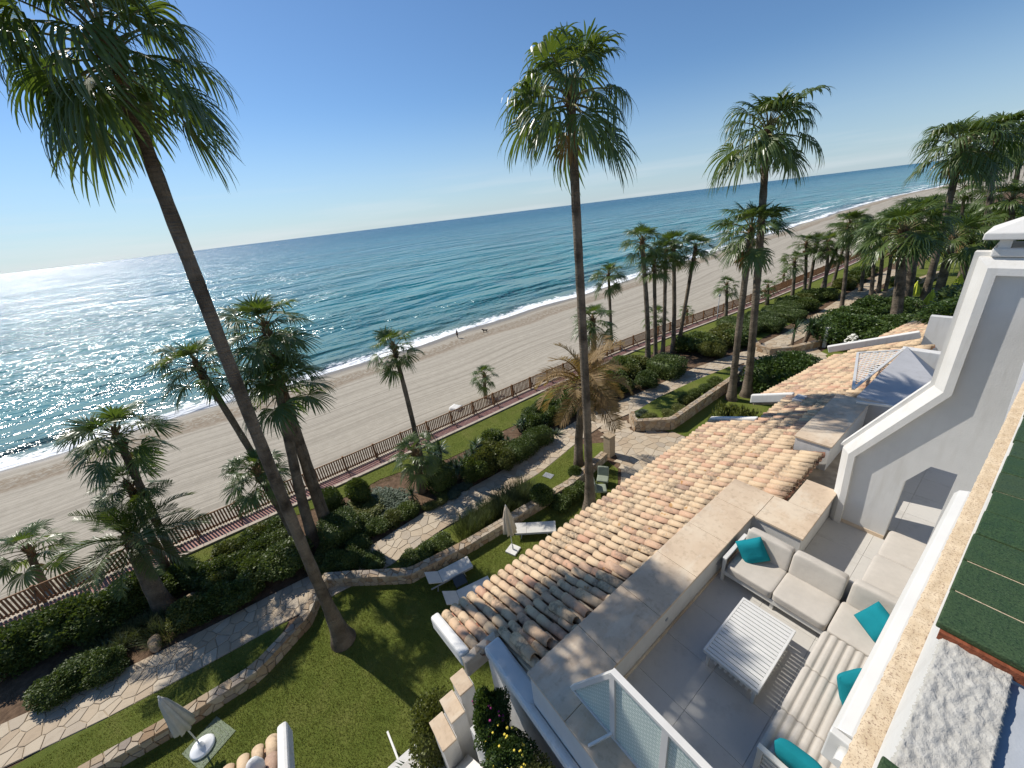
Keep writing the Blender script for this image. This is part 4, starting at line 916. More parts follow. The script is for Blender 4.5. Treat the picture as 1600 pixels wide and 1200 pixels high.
# ================================================================ ROOFS
TA = math.atan(.37); TL = .455; TE = .385; TP = .212
def barrel(r0, r1, L_, n=8, th=.016, conc=False):
    m = MB(); v = []
    for x, r in ((0, r0), (L_, r1)):
        for rr in (r, r - th):
            for k in range(n + 1):
                a = math.pi * k / n; v.append((x, -rr * math.cos(a), (-1 if conc else 1) * rr * math.sin(a)))
    q = n + 1; fs = []
    for k in range(n):
        fs += [(k, k + 1, 2 * q + k + 1, 2 * q + k), (q + k + 1, q + k, 3 * q + k, 3 * q + k + 1), (k + 1, k, q + k, q + k + 1), (2 * q + k, 2 * q + k + 1, 3 * q + k + 1, 3 * q + k)]
    fs += [(0, 2 * q, 3 * q, q), (n, q + n, 3 * q + n, 2 * q + n)]
    m.add(v, fs, True); return m
TILE = [barrel(.094, .077, TL).mesh('roof_tile', 'roof_tile'), barrel(.098, .079, TL).mesh('roof_tile', 'roof_tile')]
BIGT = barrel(.11, .09, .62).mesh('roof_tile', 'roof_tile')
COVER = barrel(.095, .078, TL, 6); PAN = barrel(.09, .106, TL, 5, .012, True)
def rt(x, y, z, rz=0, ry=0):
    return Matrix.Translation((x, y, z)) @ Euler((0, ry, rz)).to_matrix().to_4x4()
def tile_roof(house, spans, x_eave, z_eave, single=300, xoff=lambda y: 0):
    """spans: (y0, y1, first course, last course); courses counted up from the eave"""
    roof = bpy.data.objects.new('roof', None); COL.objects.link(roof); roof.parent = house
    deck = MB(); pans = MB(); covers = MB(); k = 0; slots = []
    for y0, y1, c0, c1 in spans:
        n = max(1, round((y1 - y0) / TP)); ca, sa = math.cos(TA), math.sin(TA)
        for i in range(n):
            y = y0 + (i + .5) * (y1 - y0) / n
            for c in range(c0, c1): slots.append((y, c))
        a0, a1 = c0 * TE, c1 * TE + .05; xo0, xo1 = xoff(y0), xoff(y1)
        deck.add([(x_eave + xo0 + a0 * ca, y0, z_eave + a0 * sa - .10), (x_eave + xo1 + a0 * ca, y1, z_eave + a0 * sa - .10), (x_eave + xo1 + a1 * ca, y1, z_eave + a1 * sa - .10), (x_eave + xo0 + a1 * ca, y0, z_eave + a1 * sa - .10),
                  (x_eave + xo0 + a0 * ca, y0, z_eave + a0 * sa - .24), (x_eave + xo1 + a0 * ca, y1, z_eave + a0 * sa - .24), (x_eave + xo1 + a1 * ca, y1, z_eave + a1 * sa - .24), (x_eave + xo0 + a1 * ca, y0, z_eave + a1 * sa - .24)],
                 [(0, 3, 2, 1)[::-1], (4, 7, 6, 5), (0, 1, 5, 4), (1, 2, 6, 5), (2, 3, 7, 6), (3, 0, 4, 7)])
    slots.sort(key=lambda s: math.hypot(x_eave + s[1] * .33, s[0]))
    for y, c in slots:
        d = c * TE; x = x_eave + xoff(y) + d * math.cos(TA); z = z_eave + d * math.sin(TA); jy = rs.uniform(-.006, .006); jr = rs.uniform(-.014, .014); lift = rs.uniform(0, .012)
        for v_, f_ in ((PAN.v, PAN.f),):
            mt = rt(x, y + TP / 2, z - .01, 0, -TA + .04); pans.add([mt @ Vector(p) for p in v_], f_, True)
        if k < single:
            put('roof_tile', rs.choice(TILE), roof, (x + rs.uniform(-.02, .02), y + jy, z - .015 + lift), (0, -TA + .05, jr)); k += 1
        else:
            mt = rt(x + rs.uniform(-.02, .02), y + jy, z - .015 + lift, jr, -TA + .055); covers.add([mt @ Vector(p) for p in COVER.v], COVER.f, True)
    deck.build('roof_deck', 'grout', roof); tag(pans.build('pan_tiles', 'pan_tile', roof), kind='stuff')
    if covers.v: tag(covers.build('roof_tiles', 'roof_tile_mass', roof), kind='stuff')
    return roof
XE, ZE = -5.72, 6.42
def slope_z(x): return ZE + (x - XE) * math.tan(TA)

# ================================================================ HOUSES
PT = 7.80        # parapet top under the coping slabs
def verge(house, y0, y1, x0, x1, up=.13, deep=.24, name='verge'):
    m = MB(); z0, z1 = slope_z(x0), slope_z(x1)
    m.add([(x0, y0, z0 - deep), (x1, y0, z1 - deep), (x1, y1, z1 - deep), (x0, y1, z0 - deep), (x0, y0, z0 + up), (x1, y0, z1 + up), (x1, y1, z1 + up), (x0, y1, z0 + up)],
          [(0, 3, 2, 1), (4, 5, 6, 7), (0, 1, 5, 4), (1, 2, 6, 5), (2, 3, 7, 6), (3, 0, 4, 7)])
    return m.build(name, 'verge_white', house, bevel=.05)
def part_box(name, mat, par, *b_, bevel=0): return MB().box(*b_).build(name, mat, par, bevel=bevel)

h1 = thing('terrace_house', 'white house with the sofa terrace, beige parapet and barrel tile roof', 'house')
tile_roof(h1, [(1.42, 12.35, 0, 4), (1.95, 14.72, 4, 8), (7.96, 10.4, 8, 10)], XE, ZE)
roof1 = [o for o in h1.children if o.name.startswith('roof')][0]
for i in range(9):
    if i in (2, 6): continue
    put('roof_tile', BIGT, roof1, (-3.78 + rs.uniform(-.12, .1), 2.1 + i * .29 + rs.uniform(-.03, .03), slope_z(-3.78) + .05), (0, -TA + .02, rs.uniform(-.06, .06)))
part_box('wall', 'white_plaster', h1, -5.05, 1.98, 0, 1.6, 12.3, 6.12)
part_box('wall', 'white_plaster', h1, -4.2, 1.95, 6.13, 1.62, 14.7, 6.5)
verge(h1, 1.22, 1.41, -5.80, -4.36); verge(h1, 12.36, 12.54, -5.8, -4.3)
part_box('verge', 'coping_stone', h1, -4.37, 1.23, slope_z(-4.3) - .35, -4.22, 1.93, slope_z(-4.3) + .05, bevel=.02)
MB().prism([(-4.2, 1.60), (1.6, 1.60), (1.6, 1.737), (-2.973, 1.737), (-2.973, 1.93), (-4.2, 1.93)], 6.86, 7.08).build('verge', 'verge_white', h1, bevel=.05)
# parapet bodies
for b_ in ((-2.97, 1.74, 6.4, -2.25, 7.1, PT), (-2.97, 7.1, 6.4, -1.39, 7.93, PT), (-1.9, 7.93, 6.4, -1.39, 9.0, PT), (-2.25, 1.74, 6.4, 1.6, 2.48, PT)):
    part_box('parapet', 'white_plaster', h1, *b_)
for b_ in [(-3.0, 1.71 + i * 1.075 + .003, -2.22, 1.71 + (i + 1) * 1.075 - .003) for i in range(5)] + [(-3.0, 7.088, -2.19, 7.96), (-2.184, 7.07, -1.36, 7.96), (-1.93, 7.966, -1.36, 8.98)] + [(-2.214 + i * 1.25, 1.71, -2.214 + (i + 1) * 1.25 - .006, 2.51) for i in range(3)]:
    part_box('coping_slab', 'coping_stone', h1, b_[0], b_[1], PT, b_[2], b_[3], PT + .05, bevel=.006)
fl = part_box('terrace_floor', 'grout', h1, -2.24, 2.49, 6.7, 1.6, 13.4, 7.17)
x = -2.235
while x < 1.5:
    y = 2.49
    while y < 8.9:
        x1, y1 = min(x + .797, 1.59), min(y + .807, 8.9)
        if not (x < -1.45 and y > 7.0): 
            if x < -1.45 and y1 > 7.1: y1 = 7.09
            xx = max(x, -1.385) if y > 7.0 else x
            part_box('paver', 'paver', fl, xx, y, 7.165, x1, y1, 7.2)
        y += .811
    x += .801
x = -1.2
while x < 1.5:
    y = 9.26
    while y < 13.3:
        part_box('paver', 'paver', fl, x, y, 7.165, min(x + .797, 1.59), min(y + .807, 13.38), 7.2); y += .811
    x += .801
part_box('wall', 'white_plaster', h1, 1.61, 1.74, 6.5, 1.9, 13.4, 11.8)
part_box('skirting', 'coping_stone', h1, -2.245, 2.5, 7.2, -2.225, 7.08, 7.27)
# small oval drain outlets on the inner parapet face
for yy_ in (4.1, 5.75):
    mm = MB(); mm.tube([(-2.262, yy_, 7.52), (-2.236, yy_, 7.52)], .035, 10); mm.build('drain_outlet', 'grey_metal', h1)
part_box('planter_block', 'white_plaster', h1, -2.72, 10.6, 6.6, -1.98, 13.74, 7.86); part_box('coping_slab', 'coping_stone', h1, -2.75, 10.57, 7.86, -1.95, 12.1, 7.91, bevel=.006); part_box('coping_slab', 'coping_stone', h1, -2.75, 12.106, 7.86, -1.95, 13.77, 7.91, bevel=.006)

# side court below the terrace end: landing, stepped wall, planters
part_box('landing', 'paver', h1, -6.1, -1.3, 0, -3.0, 1.2, 2.3)
for i, (y0, zt) in enumerate(((1.20, 4.9), (.86, 4.5), (.52, 4.1))):
    part_box('stepped_wall', 'white_plaster', h1, -5.42, y0, 2.3, -5.05 + i * .1, y0 + .335, zt - .05); part_box('coping_slab', 'coping_stone', h1, -5.46, y0 - .02, zt - .05, -5.01 + i * .1, y0 + .31, zt, bevel=.01)
m = MB(); m.add([(-4.9, .5, 2.3), (-3.9, .5, 2.3), (-3.9, .98, 2.3), (-4.9, .98, 2.3), (-4.9, .5, 3.1), (-3.9, .5, 4.5), (-3.9, .98, 4.5), (-4.9, .98, 3.1)], [(0, 3, 2, 1), (4, 5, 6, 7), (0, 1, 5, 4), (1, 2, 6, 5), (2, 3, 7, 6), (3, 0, 4, 7)]); m.build('stair_wall', 'verge_white', h1, bevel=.02)
part_box('planter', 'white_plaster', h1, -4.18, 1.0, 2.3, -1.9, 1.59, 5.35)
part_box('planter', 'white_plaster', h1, -6.5, -.6, 0, -5.6, 1.15, 1.9)
bg = plant('O', -3.95, 1.33, .8, .6, .85, 'dark leafy bush with magenta blossoms in the planter below the tiled roof', z=5.3); blossoms(14, .4, (.36, .3, .48), 'magenta_petal', 'blossoms', bg, 8, .025)
yg = plant('O', -3.35, 1.28, .85, .6, .7, 'leafy planter bush with small yellow flowers beside the terrace end wall', z=5.3); blossoms(34, .35, (.42, .32, .40), 'yellow_petal', 'blossoms', yg, 9, .024)
plant('Q', -2.75, 1.25, .8, .6, .5, 'low bushy plant in the planter under the glass balustrade', z=5.3)
plant('Q', -3.5, .35, 1.1, .9, 1.3, 'yellow green bush on the landing under the yellow flowers', z=3.2)
plant('Q', -6.0, .65, 1.2, 1.2, 1.6, 'feathery conifer like shrub in the white planter beside the lawn', z=1.86); plant('O', -5.8, 1.05, .9, .9, 1.2, 'dark shrub squeezed behind the feathery planter shrub', z=1.86)
plant('A', -5.75, .05, 1.0, 1.0, .8, 'broad agave rosette in the white planter', z=1.88)
plant('Q', -5.35, 13.5, 1.7, 1.5, 3.2, 'yellow green bush between the first and second tiled roofs', z=3.3)
hr = thing('handrail', 'thin white handrail at the edge of the house lawn', 'handrail', (0, 0, 0)); m = MB(); m.bar((-7.75, -.36, 1.0), (-6.3, -.36, 1.0), .05, .05); m.build('rail', 'alu_white', hr)
for x in (-7.7, -6.4): part_box('post', 'alu_white', hr, x - .02, -.38, 0, x + .02, -.34, .975)

h0 = thing('terrace_house', 'neighbouring house corner with barrel tiles and white verge beside the lawn', 'house')
tile_roof(h0, [(-4.6, -1.68, 0, 6)], XE, ZE); verge(h0, -1.68, -1.52, -5.80, -3.6); part_box('wall', 'white_plaster', h0, -5.05, -6, 0, -1.5, -1.6, 6.1)
m = MB(); m.lathe([(.10, 0), (.12, .12), (.09, .25), (.02, .33)], 14); m.build('finial', 'verge_white', h0, (-5.2, -1.95, slope_z(-5.2) + .05))

h2 = thing('terrace_house', 'second white house with grey flat roof, trellis and barrel tiles', 'house')
tile_roof(h2, [(14.86, 21.25, 0, 4), (14.74, 21.25, 4, 8)], XE + .35, ZE, 230, lambda y: .11 * (y - 15))
verge(h2, 14.70, 14.85, -5.45, -4.1); 
part_box('wall', 'white_plaster', h2, -4.5, 14.9, 0, 1.6, 21.2, 6.1)
m = MB(); q_ = [(-2.3, 13.8, 7.95), (-2.12, 18.28, 8.22), (-1.02, 16.2, 7.92), (-1.25, 13.8, 7.93), (1.6, 13.8, 7.5), (1.6, 18.28, 7.0), (-1.15, 18.28, 7.45)]
m.add(q_ + [(x, y, 6.6) for x, y, z in q_], [(0, 3, 2, 1), (1, 2, 6), (3, 4, 5, 2), (2, 5, 6), (0, 7, 10, 3), (3, 10, 11, 4), (0, 1, 8, 7), (1, 6, 13, 8), (6, 5, 12, 13), (4, 11, 12, 5)])
m.build('roof', 'flat_roof_grey', h2)
part_box('coping_slab', 'verge_white', h2, -2.25, 18.3, 7.3, -.9, 18.62, 8.12, bevel=.02)
part_box('parapet', 'white_plaster', h2, -2.2, 22.2, 6.6, -.4, 22.5, 8.35); part_box('parapet', 'verge_white', h2, -1.2, 18.63, 6.6, -.9, 22.19, 8.2)
m = MB(); m.bar((-5.0, 21.35, 6.62), (-2.3, 22.1, 7.6), .22, .3); m.build('verge', 'verge_white', h2, bevel=.03)
part_box('skylight', 'flat_roof_grey', h2, -3.95, 14.1, 6.9, -3.65, 14.6, 7.22, bevel=.02)
m = MB(); m.bar((-2.2, 13.3, 8.0), (-1.3, 13.5, 8.05), .06, .06); m.build('pipe', 'verge_white', h2)
tl = thing('trellis_panel', 'white diagonal lattice trellis panel leaning over the tiled roof', 'trellis')
A_, B_, C_ = Vector((-3.35, 18.2, 7.75)), Vector((-2.22, 18.35, 8.05)), Vector((-2.5, 14.2, 7.98))
for p, q in ((A_, B_), (B_, C_), (C_, A_)): MB().bar(p, q, .07, .05).build('frame', 'alu_white', tl)
def tri_lines(d, off):
    nrm = (B_ - A_).cross(C_ - A_).normalized(); ss = nrm.cross(d).normalized(); vals = [(p - A_).dot(ss) for p in (A_, B_, C_)]; s = min(vals) + .1
    while s < max(vals):
        pts = []
        for p, q in ((A_, B_), (B_, C_), (C_, A_)):
            a, c = (p - A_).dot(ss) - s, (q - A_).dot(ss) - s
            if a * c < 0: pts.append(p + (q - p) * (a / (a - c)))
        if len(pts) == 2 and (pts[0] - pts[1]).length > .05: MB().bar(pts[0] + nrm * off, pts[1] + nrm * off, .035, .012, nrm).build('slat', 'alu_white', tl)
        s += .15
e1_ = (B_ - A_).normalized(); e2_ = ((B_ - A_).cross(C_ - A_)).cross(e1_).normalized()
tri_lines((e1_ + e2_).normalized(), .02); tri_lines((e1_ - e2_).normalized(), .034)

h3 = thing('terrace_house', 'farther white house with long tiled eave and roof planters', 'house')
tile_roof(h3, [(22.2, 40, 0, 6)], -4.5, 6.3, 0, lambda y: .16 * (y - 22)); part_box('wall', 'white_plaster', h3, -2.6, 22.6, 0, 6, 44, 6.0)
part_box('planter', 'white_plaster', h3, -2.1, 23.2, 6.0, 3, 26.4, 7.55); m = MB(); m.bar((-1.6, 40.1, 6.5), (.8, 40.4, 7.2), .25, .35); m.build('verge', 'verge_white', h3)
plant('O', -1.7, 24.2, 1.8, 2.2, 1.1, 'green shrub spilling from the white roof planter', z=7.5); plant('O', -1.0, 25.6, 1.8, 2.4, 1.2, 'dark shrub behind the spilling shrub in the roof planter', z=7.5); plant('L', -1.2, 29, 2.4, 4, 1.6, 'broad shrub on the far tiled roof edge', z=6.6, var=1)

# ---------------------------------------------------------------- big stepped party wall with doorway and chimney
pw = thing('party_wall', 'tall white stepped party wall with moulded border and small doorway', 'wall')
LP = [(-1.28, 7.2), (-1.30, 7.95), (-1.35, 8.90), (-.44, 10.54), (-.47, 12.52), (1.6, 12.52)]
def offs(pl, d):
    out = []
    for i, p in enumerate(pl):
        ns = []
        for a, c in ((pl[i - 1], p) if i else (p, pl[1]), (p, pl[i + 1]) if i < len(pl) - 1 else (pl[i - 1], p)):
            l = math.dist(a, c); ns.append((-(c[1] - a[1]) / l, (c[0] - a[0]) / l))
        nx, nz = ns[0][0] + ns[1][0], ns[0][1] + ns[1][1]; k = 1 + ns[0][0] * ns[1][0] + ns[0][1] * ns[1][1]; out.append((p[0] + nx * d / k, p[1] + nz * d / k))
    out[0] = (out[0][0], pl[0][1]); out[-1] = (pl[-1][0], out[-1][1]); return out
def band(o0, y0, o1, y1, name, mat):
    a = [(x, y0, z) for x, z in offs(LP, o0)]; c = [(x, y1, z) for x, z in offs(LP, o1)]; n = len(a); m = MB(); m.add(a + c, [(i, n + i, n + i + 1, i + 1) for i in range(n - 1)]); return m
m = MB()
rings = [(.0, 9.24), (.13, 9.24), (.13, 8.93), (.0, 8.80), (-.10, 8.80), (-.10, 8.90)]
P_ = [[(x, y, z) for x, z in offs(LP, o_)] for o_, y in rings]; n = len(LP)
for r0, r1 in zip(P_, P_[1:]): m.add(r0 + r1, [(i + 1, n + i + 1, n + i, i) for i in range(n - 1)])
m.build('moulding', 'verge_white', pw)
m = MB(); r0 = [(x, 9.0, z) for x, z in offs(LP, .12)]; r1 = [(x, 9.0, z) for x, z in offs(LP, .19)]; r2 = [(x, 9.2, z) for x, z in offs(LP, .19)]; r3 = [(x, 9.2, z) for x, z in offs(LP, .12)]
for a, c in ((r0, r1), (r1, r2), (r2, r3)): m.add(a[2:] + c[2:], [(i, n - 2 + i, n - 1 + i, i + 1) for i in range(n - 3)])
m.build('coping', 'verge_white', pw)
# panel with doorway: front, back and jambs
inn = offs(LP, -.09); door = [(-.5, 7.2), (-.5, 8.64), (-.26, 9.1), (.06, 9.1), (.06, 7.2)]
for y, nm in ((8.9, 'panel'), (9.2, 'panel')):
    outer = [inn[0]] + inn[1:] + [(1.6, 7.2)]
    poly = [(inn[0][0], 7.2)] + inn[1:] + [(1.6, 7.2)] + door[::-1]
    m = MB(); m.add([(x, y, z) for x, z in poly], [tuple(range(len(poly)))]); me = m.mesh(nm, 'white_plaster'); bm = bmesh.new(); bm.from_mesh(me); bmesh.ops.triangulate(bm, faces=bm.faces, ngon_method='EAR_CLIP'); bm.to_mesh(me); bm.free(); put(nm, me, pw)
m = MB()
for a, c in zip(door, door[1:]): m.add([(a[0], 8.9, a[1]), (c[0], 8.9, c[1]), (c[0], 9.2, c[1]), (a[0], 9.2, a[1])], [(0, 1, 2, 3)])
m.build('door_jamb', 'verge_white', pw)
part_box('skirting', 'coping_stone', pw, -1.18, 8.885, 7.2, -.5, 8.899, 7.28)
ch = thing('chimney', 'white chimney with a pitched cap on the stepped party wall', 'chimney', (0, 0, 0))
part_box('base', 'verge_white', ch, -.5, 8.88, 12.66, 1.6, 9.6, 12.78, bevel=.02)
for x in (-.46, .25): part_box('pillar', 'verge_white', ch, x, 8.9, 12.78, x + .12, 9.02, 12.9); part_box('pillar', 'verge_white', ch, x, 9.45, 12.78, x + .12, 9.57, 12.9)
m = MB(); m.add([(-.62, 8.8, 12.9), (1.2, 8.8, 12.9), (1.2, 9.7, 12.9), (-.62, 9.7, 12.9), (-.62, 8.8, 12.99), (1.2, 8.8, 12.99), (1.2, 9.7, 12.99), (-.62, 9.7, 12.99), (.05, 9.25, 13.35), (.55, 9.25, 13.35)], [(0, 3, 2, 1), (0, 1, 5, 4), (1, 2, 6, 5), (2, 3, 7, 6), (3, 0, 4, 7), (4, 5, 9, 8), (5, 6, 9), (6, 7, 8, 9), (7, 4, 8)]); m.build('cap', 'verge_white', ch, bevel=.012)

ps_ = thing('shading_screen', 'white stepped screen added unseen to shade the floor behind the doorway', 'screen')  # unseen screen, added and stepped to shade the floor seen through the doorway
part_box('panel', 'white_plaster', ps_, -.93, 9.26, 7.2, -.88, 9.62, 8.75); part_box('panel', 'white_plaster', ps_, -.93, 10.35, 7.2, -.88, 12.6, 8.75)
part_box('panel', 'white_plaster', ps_, -.93, 9.621, 7.2, -.88, 10.349, 7.6)
# ---------------------------------------------------------------- near parapet of the upper terrace
NR = -math.atan(.032)
np_ = thing('upper_parapet', 'upper terrace parapet with green glazed tiles and a bare mortar gap', 'parapet', (0, 0, 0), NR)
def wobble_sheet(x0, x1, y0, y1, z, nx, ny, amp, seed, edge=.006, lump=.0):
    rg = random.Random(seed); m = MB(); v = []
    for j in range(ny + 1):
        for i in range(nx + 1):
            e = i in (0, nx); e2 = e or j in (0, ny); v.append((x0 + (x1 - x0) * i / nx + (rg.uniform(-edge, edge) * .5 if e else 0), y0 + (y1 - y0) * j / ny + (rg.uniform(-edge, edge) * .5 if j in (0, ny) else 0), z + rg.gauss(0, amp) + (lump * mnoise.fractal(Vector((i * .16, j * .10, seed * 3.1)), 1.0, 2.0, 4) if lump else 0) - (.006 if e2 else 0)))
    m.add(v, [(j * (nx + 1) + i, j * (nx + 1) + i + 1, (j + 1) * (nx + 1) + i + 1, (j + 1) * (nx + 1) + i) for j in range(ny) for i in range(nx)], True); return m
part_box('body', 'white_plaster', np_, .058, .2, 11.8, .155, 4.2, 12.955)
mo = wobble_sheet(.052, .162, .69, 1.115, 12.968, 44, 150, .0002, 3, .006, .0042); mo.build('mortar_bed', 'mortar', np_)
m = MB(); m.add([(.060, .2, 12.965), (.060, 4.2, 12.965), (.040, 4.2, 12.75), (.040, .2, 12.75)], [(0, 3, 2, 1)]); m.build('edge_face', 'white_plaster', np_)
lg = wobble_sheet(-.004, .05, .2, 4.2, 12.75, 8, 300, .0010, 4, .003); lg.build('coping', 'pebble_coping', np_)
part_box('coping', 'pebble_coping', np_, -.002, .2, 12.70, .05, 4.2, 12.745)
for i in range(22):
    y = 1.095 + i * .139
    g = MB().box(.038 + rs.uniform(-.003, .003), y + .0022, 12.982, .30, y + .1368, 13.0).build('green_tile', 'green_tile', np_, (0, 0, rs.uniform(-.002, .003)), None, bevel=.003)
part_box('tile_bed', 'terracotta_edge', np_, .046, 1.088, 12.957, .29, 4.14, 12.9815)
for i in range(3): MB().box(.038, .700 - (i + 1) * .139, 12.982, .30, .700 - i * .139 - .002, 13.0).build('green_tile', 'green_tile', np_, bevel=.003)
part_box('joint', 'pebble_coping', np_, .044, 1.1, 12.9816, .29, 4.14, 12.9965)
part_box('tile_bed', 'terracotta_edge', np_, .046, .29, 12.957, .29, .706, 12.9815)
simple('shade_tint_plaster', (.37, .395, .42), .7, .1, 8, .3, 90, .2, .003, True)  # blue-grey of white plaster in shade, put into the ledge colour
part_box('inner_ledge', 'shade_tint_plaster', np_, .157, .2, 12.3, .9, 1.085, 12.952)
ut = part_box('upper_terrace', 'flat_roof_grey', None, .16, -1.0, 11.75, 4, 8.78, 12.0); struct(ut, 'grey floor of the upper terrace behind the parapet', 'floor')
aw = thing('awning_cassette', 'white rounded awning cassette mounted under the upper parapet', 'awning', (0, 0, 0), NR)
m = MB(); prof = [(-.045, 12.43), (-.052, 12.47), (-.05, 12.51), (-.038, 12.535), (-.01, 12.545), (.03, 12.545), (.03, 12.40), (-.02, 12.40)]
m.add([(x, 1.0, z) for x, z in prof] + [(x, 2.52, z) for x, z in prof], [tuple(range(8)), tuple(range(15, 7, -1))] + [(i, 8 + i, 8 + (i + 1) % 8, (i + 1) % 8) for i in range(8)]); m.build('housing', 'alu_white', aw, bevel=.003)
part_box('end_cap', 'alu_white', aw, -.05, .975, 12.405, .02, .998, 12.535, bevel=.004); MB().tube([(-.004, .93, 12.50), (-.004, .975, 12.50)], .018, 10).build('spindle', 'alu_white', aw)

# ================================================================ TERRACE FURNITURE
def cushion(sx, sy, sz, n=14, p=13, pz=9, seed=0, ribs=0):
    bm = bmesh.new(); bmesh.ops.create_cube(bm, size=2); bmesh.ops.subdivide_edges(bm, edges=bm.edges, cuts=n, use_grid_fill=True); rg = random.Random(seed); ph = [rg.uniform(0, 6) for _ in range(4)]
    for v_ in bm.verts:
        c = v_.co; k = (abs(c.x) ** p + abs(c.y) ** p + abs(c.z) ** pz) ** (-1 / p); x, y, z = c.x * k, c.y * k, c.z * k
        puff = 1 + .10 * (1 - x * x) * (1 - y * y) + .02 * math.sin(4 * x + ph[0]) * math.sin(3 * y + ph[1])
        if ribs and z > .2: puff -= .34 * abs(math.cos(math.pi * ribs * (x + 1) / 2)) ** 6
        v_.co = (x * sx / 2, y * sy / 2, z * sz / 2 * puff)
    m = MB(); bm.verts.index_update(); m.add([v_.co[:] for v_ in bm.verts], [tuple(v_.index for v_ in f.verts) for f in bm.faces], True); bm.free(); return m
sofa = thing('corner_sofa', 'L shaped outdoor sofa with cream cushions and white metal frame', 'sofa')
for i, (x0, x1) in enumerate(((-2.06, -1.32), (-1.31, -.56))):
    cushion((x1 - x0) * 1.02, .68, .17, seed=i).build('seat_cushion', 'seat_fabric', sofa, ((x0 + x1) / 2, 6.05, 7.55))
    cushion((x1 - x0) * 1.0, .20, .46, 14, 12, 9, seed=i + 4).build('back_cushion', 'seat_fabric', sofa, ((x0 + x1) / 2, 6.47, 7.80), (R(-12), 0, 0))
cushion(.88, .76, .17, seed=9).build('seat_cushion', 'seat_fabric', sofa, (-.10, 6.04, 7.55))
cushion(.88, .20, .46, 14, 12, 9, seed=10).build('back_cushion', 'seat_fabric', sofa, (-.06, 6.50, 7.80), (R(-12), 0, 0))
for i, (y0, y1) in enumerate(((4.90, 5.65), (4.09, 4.89), (3.42, 4.08))):
    cushion(.92, (y1 - y0) * 1.01, .16, 60, 14, 9, seed=20 + i, ribs=9).build('seat_cushion', 'seat_fabric', sofa, (-.11, (y0 + y1) / 2, 7.55))
for i, (y0, y1) in enumerate(((4.9, 5.65), (4.09, 4.89), (3.42, 4.08))):
    cushion(.2, (y1 - y0), .46, 14, 12, 9, seed=30 + i).build('back_cushion', 'seat_fabric', sofa, (.45, (y0 + y1) / 2, 7.8), (0, R(12), 0))
fr = MB(); fr.box(-2.1, 5.74, 7.36, .34, 6.42, 7.455); fr.box(-.54, 3.40, 7.36, .36, 5.735, 7.45); fr.box(-2.1, 6.56, 7.36, .34, 6.60, 7.92); fr.build('frame', 'alu_white', sofa, bevel=.008)
am = MB(); am.box(-2.16, 5.72, 7.74, -2.09, 6.56, 7.78); am.box(-2.155, 5.73, 7.2, -2.10, 5.79, 7.739); am.box(-2.155, 6.50, 7.2, -2.10, 6.555, 7.739); am.build('armrest', 'alu_white', sofa, bevel=.006)
am = MB(); am.box(-.56, 3.33, 7.74, .36, 3.40, 7.78); am.box(-.55, 3.335, 7.2, -.49, 3.395, 7.739); am.box(.30, 3.335, 7.2, .355, 3.395, 7.739)
for k in range(3): am.box(-.488, 3.345, 7.46 + k * .085, .298, 3.39, 7.51 + k * .085)
am.build('armrest', 'alu_white', sofa, bevel=.006)
for x, y in ((-1.3, 5.8), (-.55, 5.8), (-.5, 4.5), (.3, 4.5), (.3, 5.9)): part_box('leg', 'alu_white', sofa, x - .025, y - .025, 7.2, x + .025, y + .025, 7.359)
db = thing('daybed', 'cream cushioned daybed behind the corner sofa beside the doorway', 'daybed')
cushion(.95, .95, .2, seed=41).build('seat_cushion', 'seat_fabric', db, (.02, 7.25, 7.66)); cushion(.95, .85, .2, seed=42).build('seat_cushion', 'seat_fabric', db, (.04, 8.16, 7.64))
part_box('frame', 'alu_white', db, -.42, 6.8, 7.38, .48, 8.55, 7.54, bevel=.01)
for x, y in ((-.38, 6.85), (.42, 6.85), (-.38, 8.5), (.42, 8.5)): part_box('leg', 'alu_white', db, x - .025, y - .025, 7.2, x + .025, y + .025, 7.379)
def pillow(label, loc, rot, s=.46):
    n = 14; m = MB(); v = []
    for sgn in (1, -1):
        for j in range(n + 1):
            for i in range(n + 1):
                u, w_ = 2 * i / n - 1, 2 * j / n - 1; pin = 1 - .06 * (1 - u * u) * w_ * w_ - .05 * (abs(u * w_)) ** 3; pin2 = 1 - .06 * (1 - w_ * w_) * u * u - .05 * (abs(u * w_)) ** 3
                th = .115 * ((1 - u ** 4) * (1 - w_ ** 4)) ** .6 + .004; v.append((u * s / 2 * pin2, w_ * s / 2 * pin, sgn * th))
    q = (n + 1) ** 2; fs = []
    for j in range(n):
        for i in range(n):
            a = j * (n + 1) + i; fs += [(a, a + 1, a + n + 2, a + n + 1), (q + a, q + a + n + 1, q + a + n + 2, q + a + 1)]
    for i in range(n):
        for a, c in ((i, i + 1), (n * (n + 1) + i + 1, n * (n + 1) + i), ((i + 1) * (n + 1), i * (n + 1)), (i * (n + 1) + n, (i + 1) * (n + 1) + n)): fs.append((c, a, q + a, q + c))
    m.add(v, fs, True); o = m.build('throw_pillow', 'teal_fabric', None, loc, rot); return tag(o, label, 'pillow')
pillow('teal pillow leaning on the sofa armrest by the parapet', (-1.86, 6.22, 7.80), (R(62), R(-22), R(40)))
pillow('teal pillow in the inner corner of the sofa', (-.08, 6.12, 7.83), (R(58), R(10), R(-35)))
pillow('teal pillow on the middle ribbed cushion under the awning', (-.02, 4.90, 7.80), (R(68), 0, R(62)))
pillow('teal pillow against the slatted armrest near the glass balustrade', (-.2, 3.54, 7.79), (R(-66), 0, R(6)), .52)
ct = thing('coffee_table', 'white slatted metal coffee table in front of the sofa', 'table')
TX0, TX1, TY0, TY1 = -1.60, -.82, 4.04, 5.34
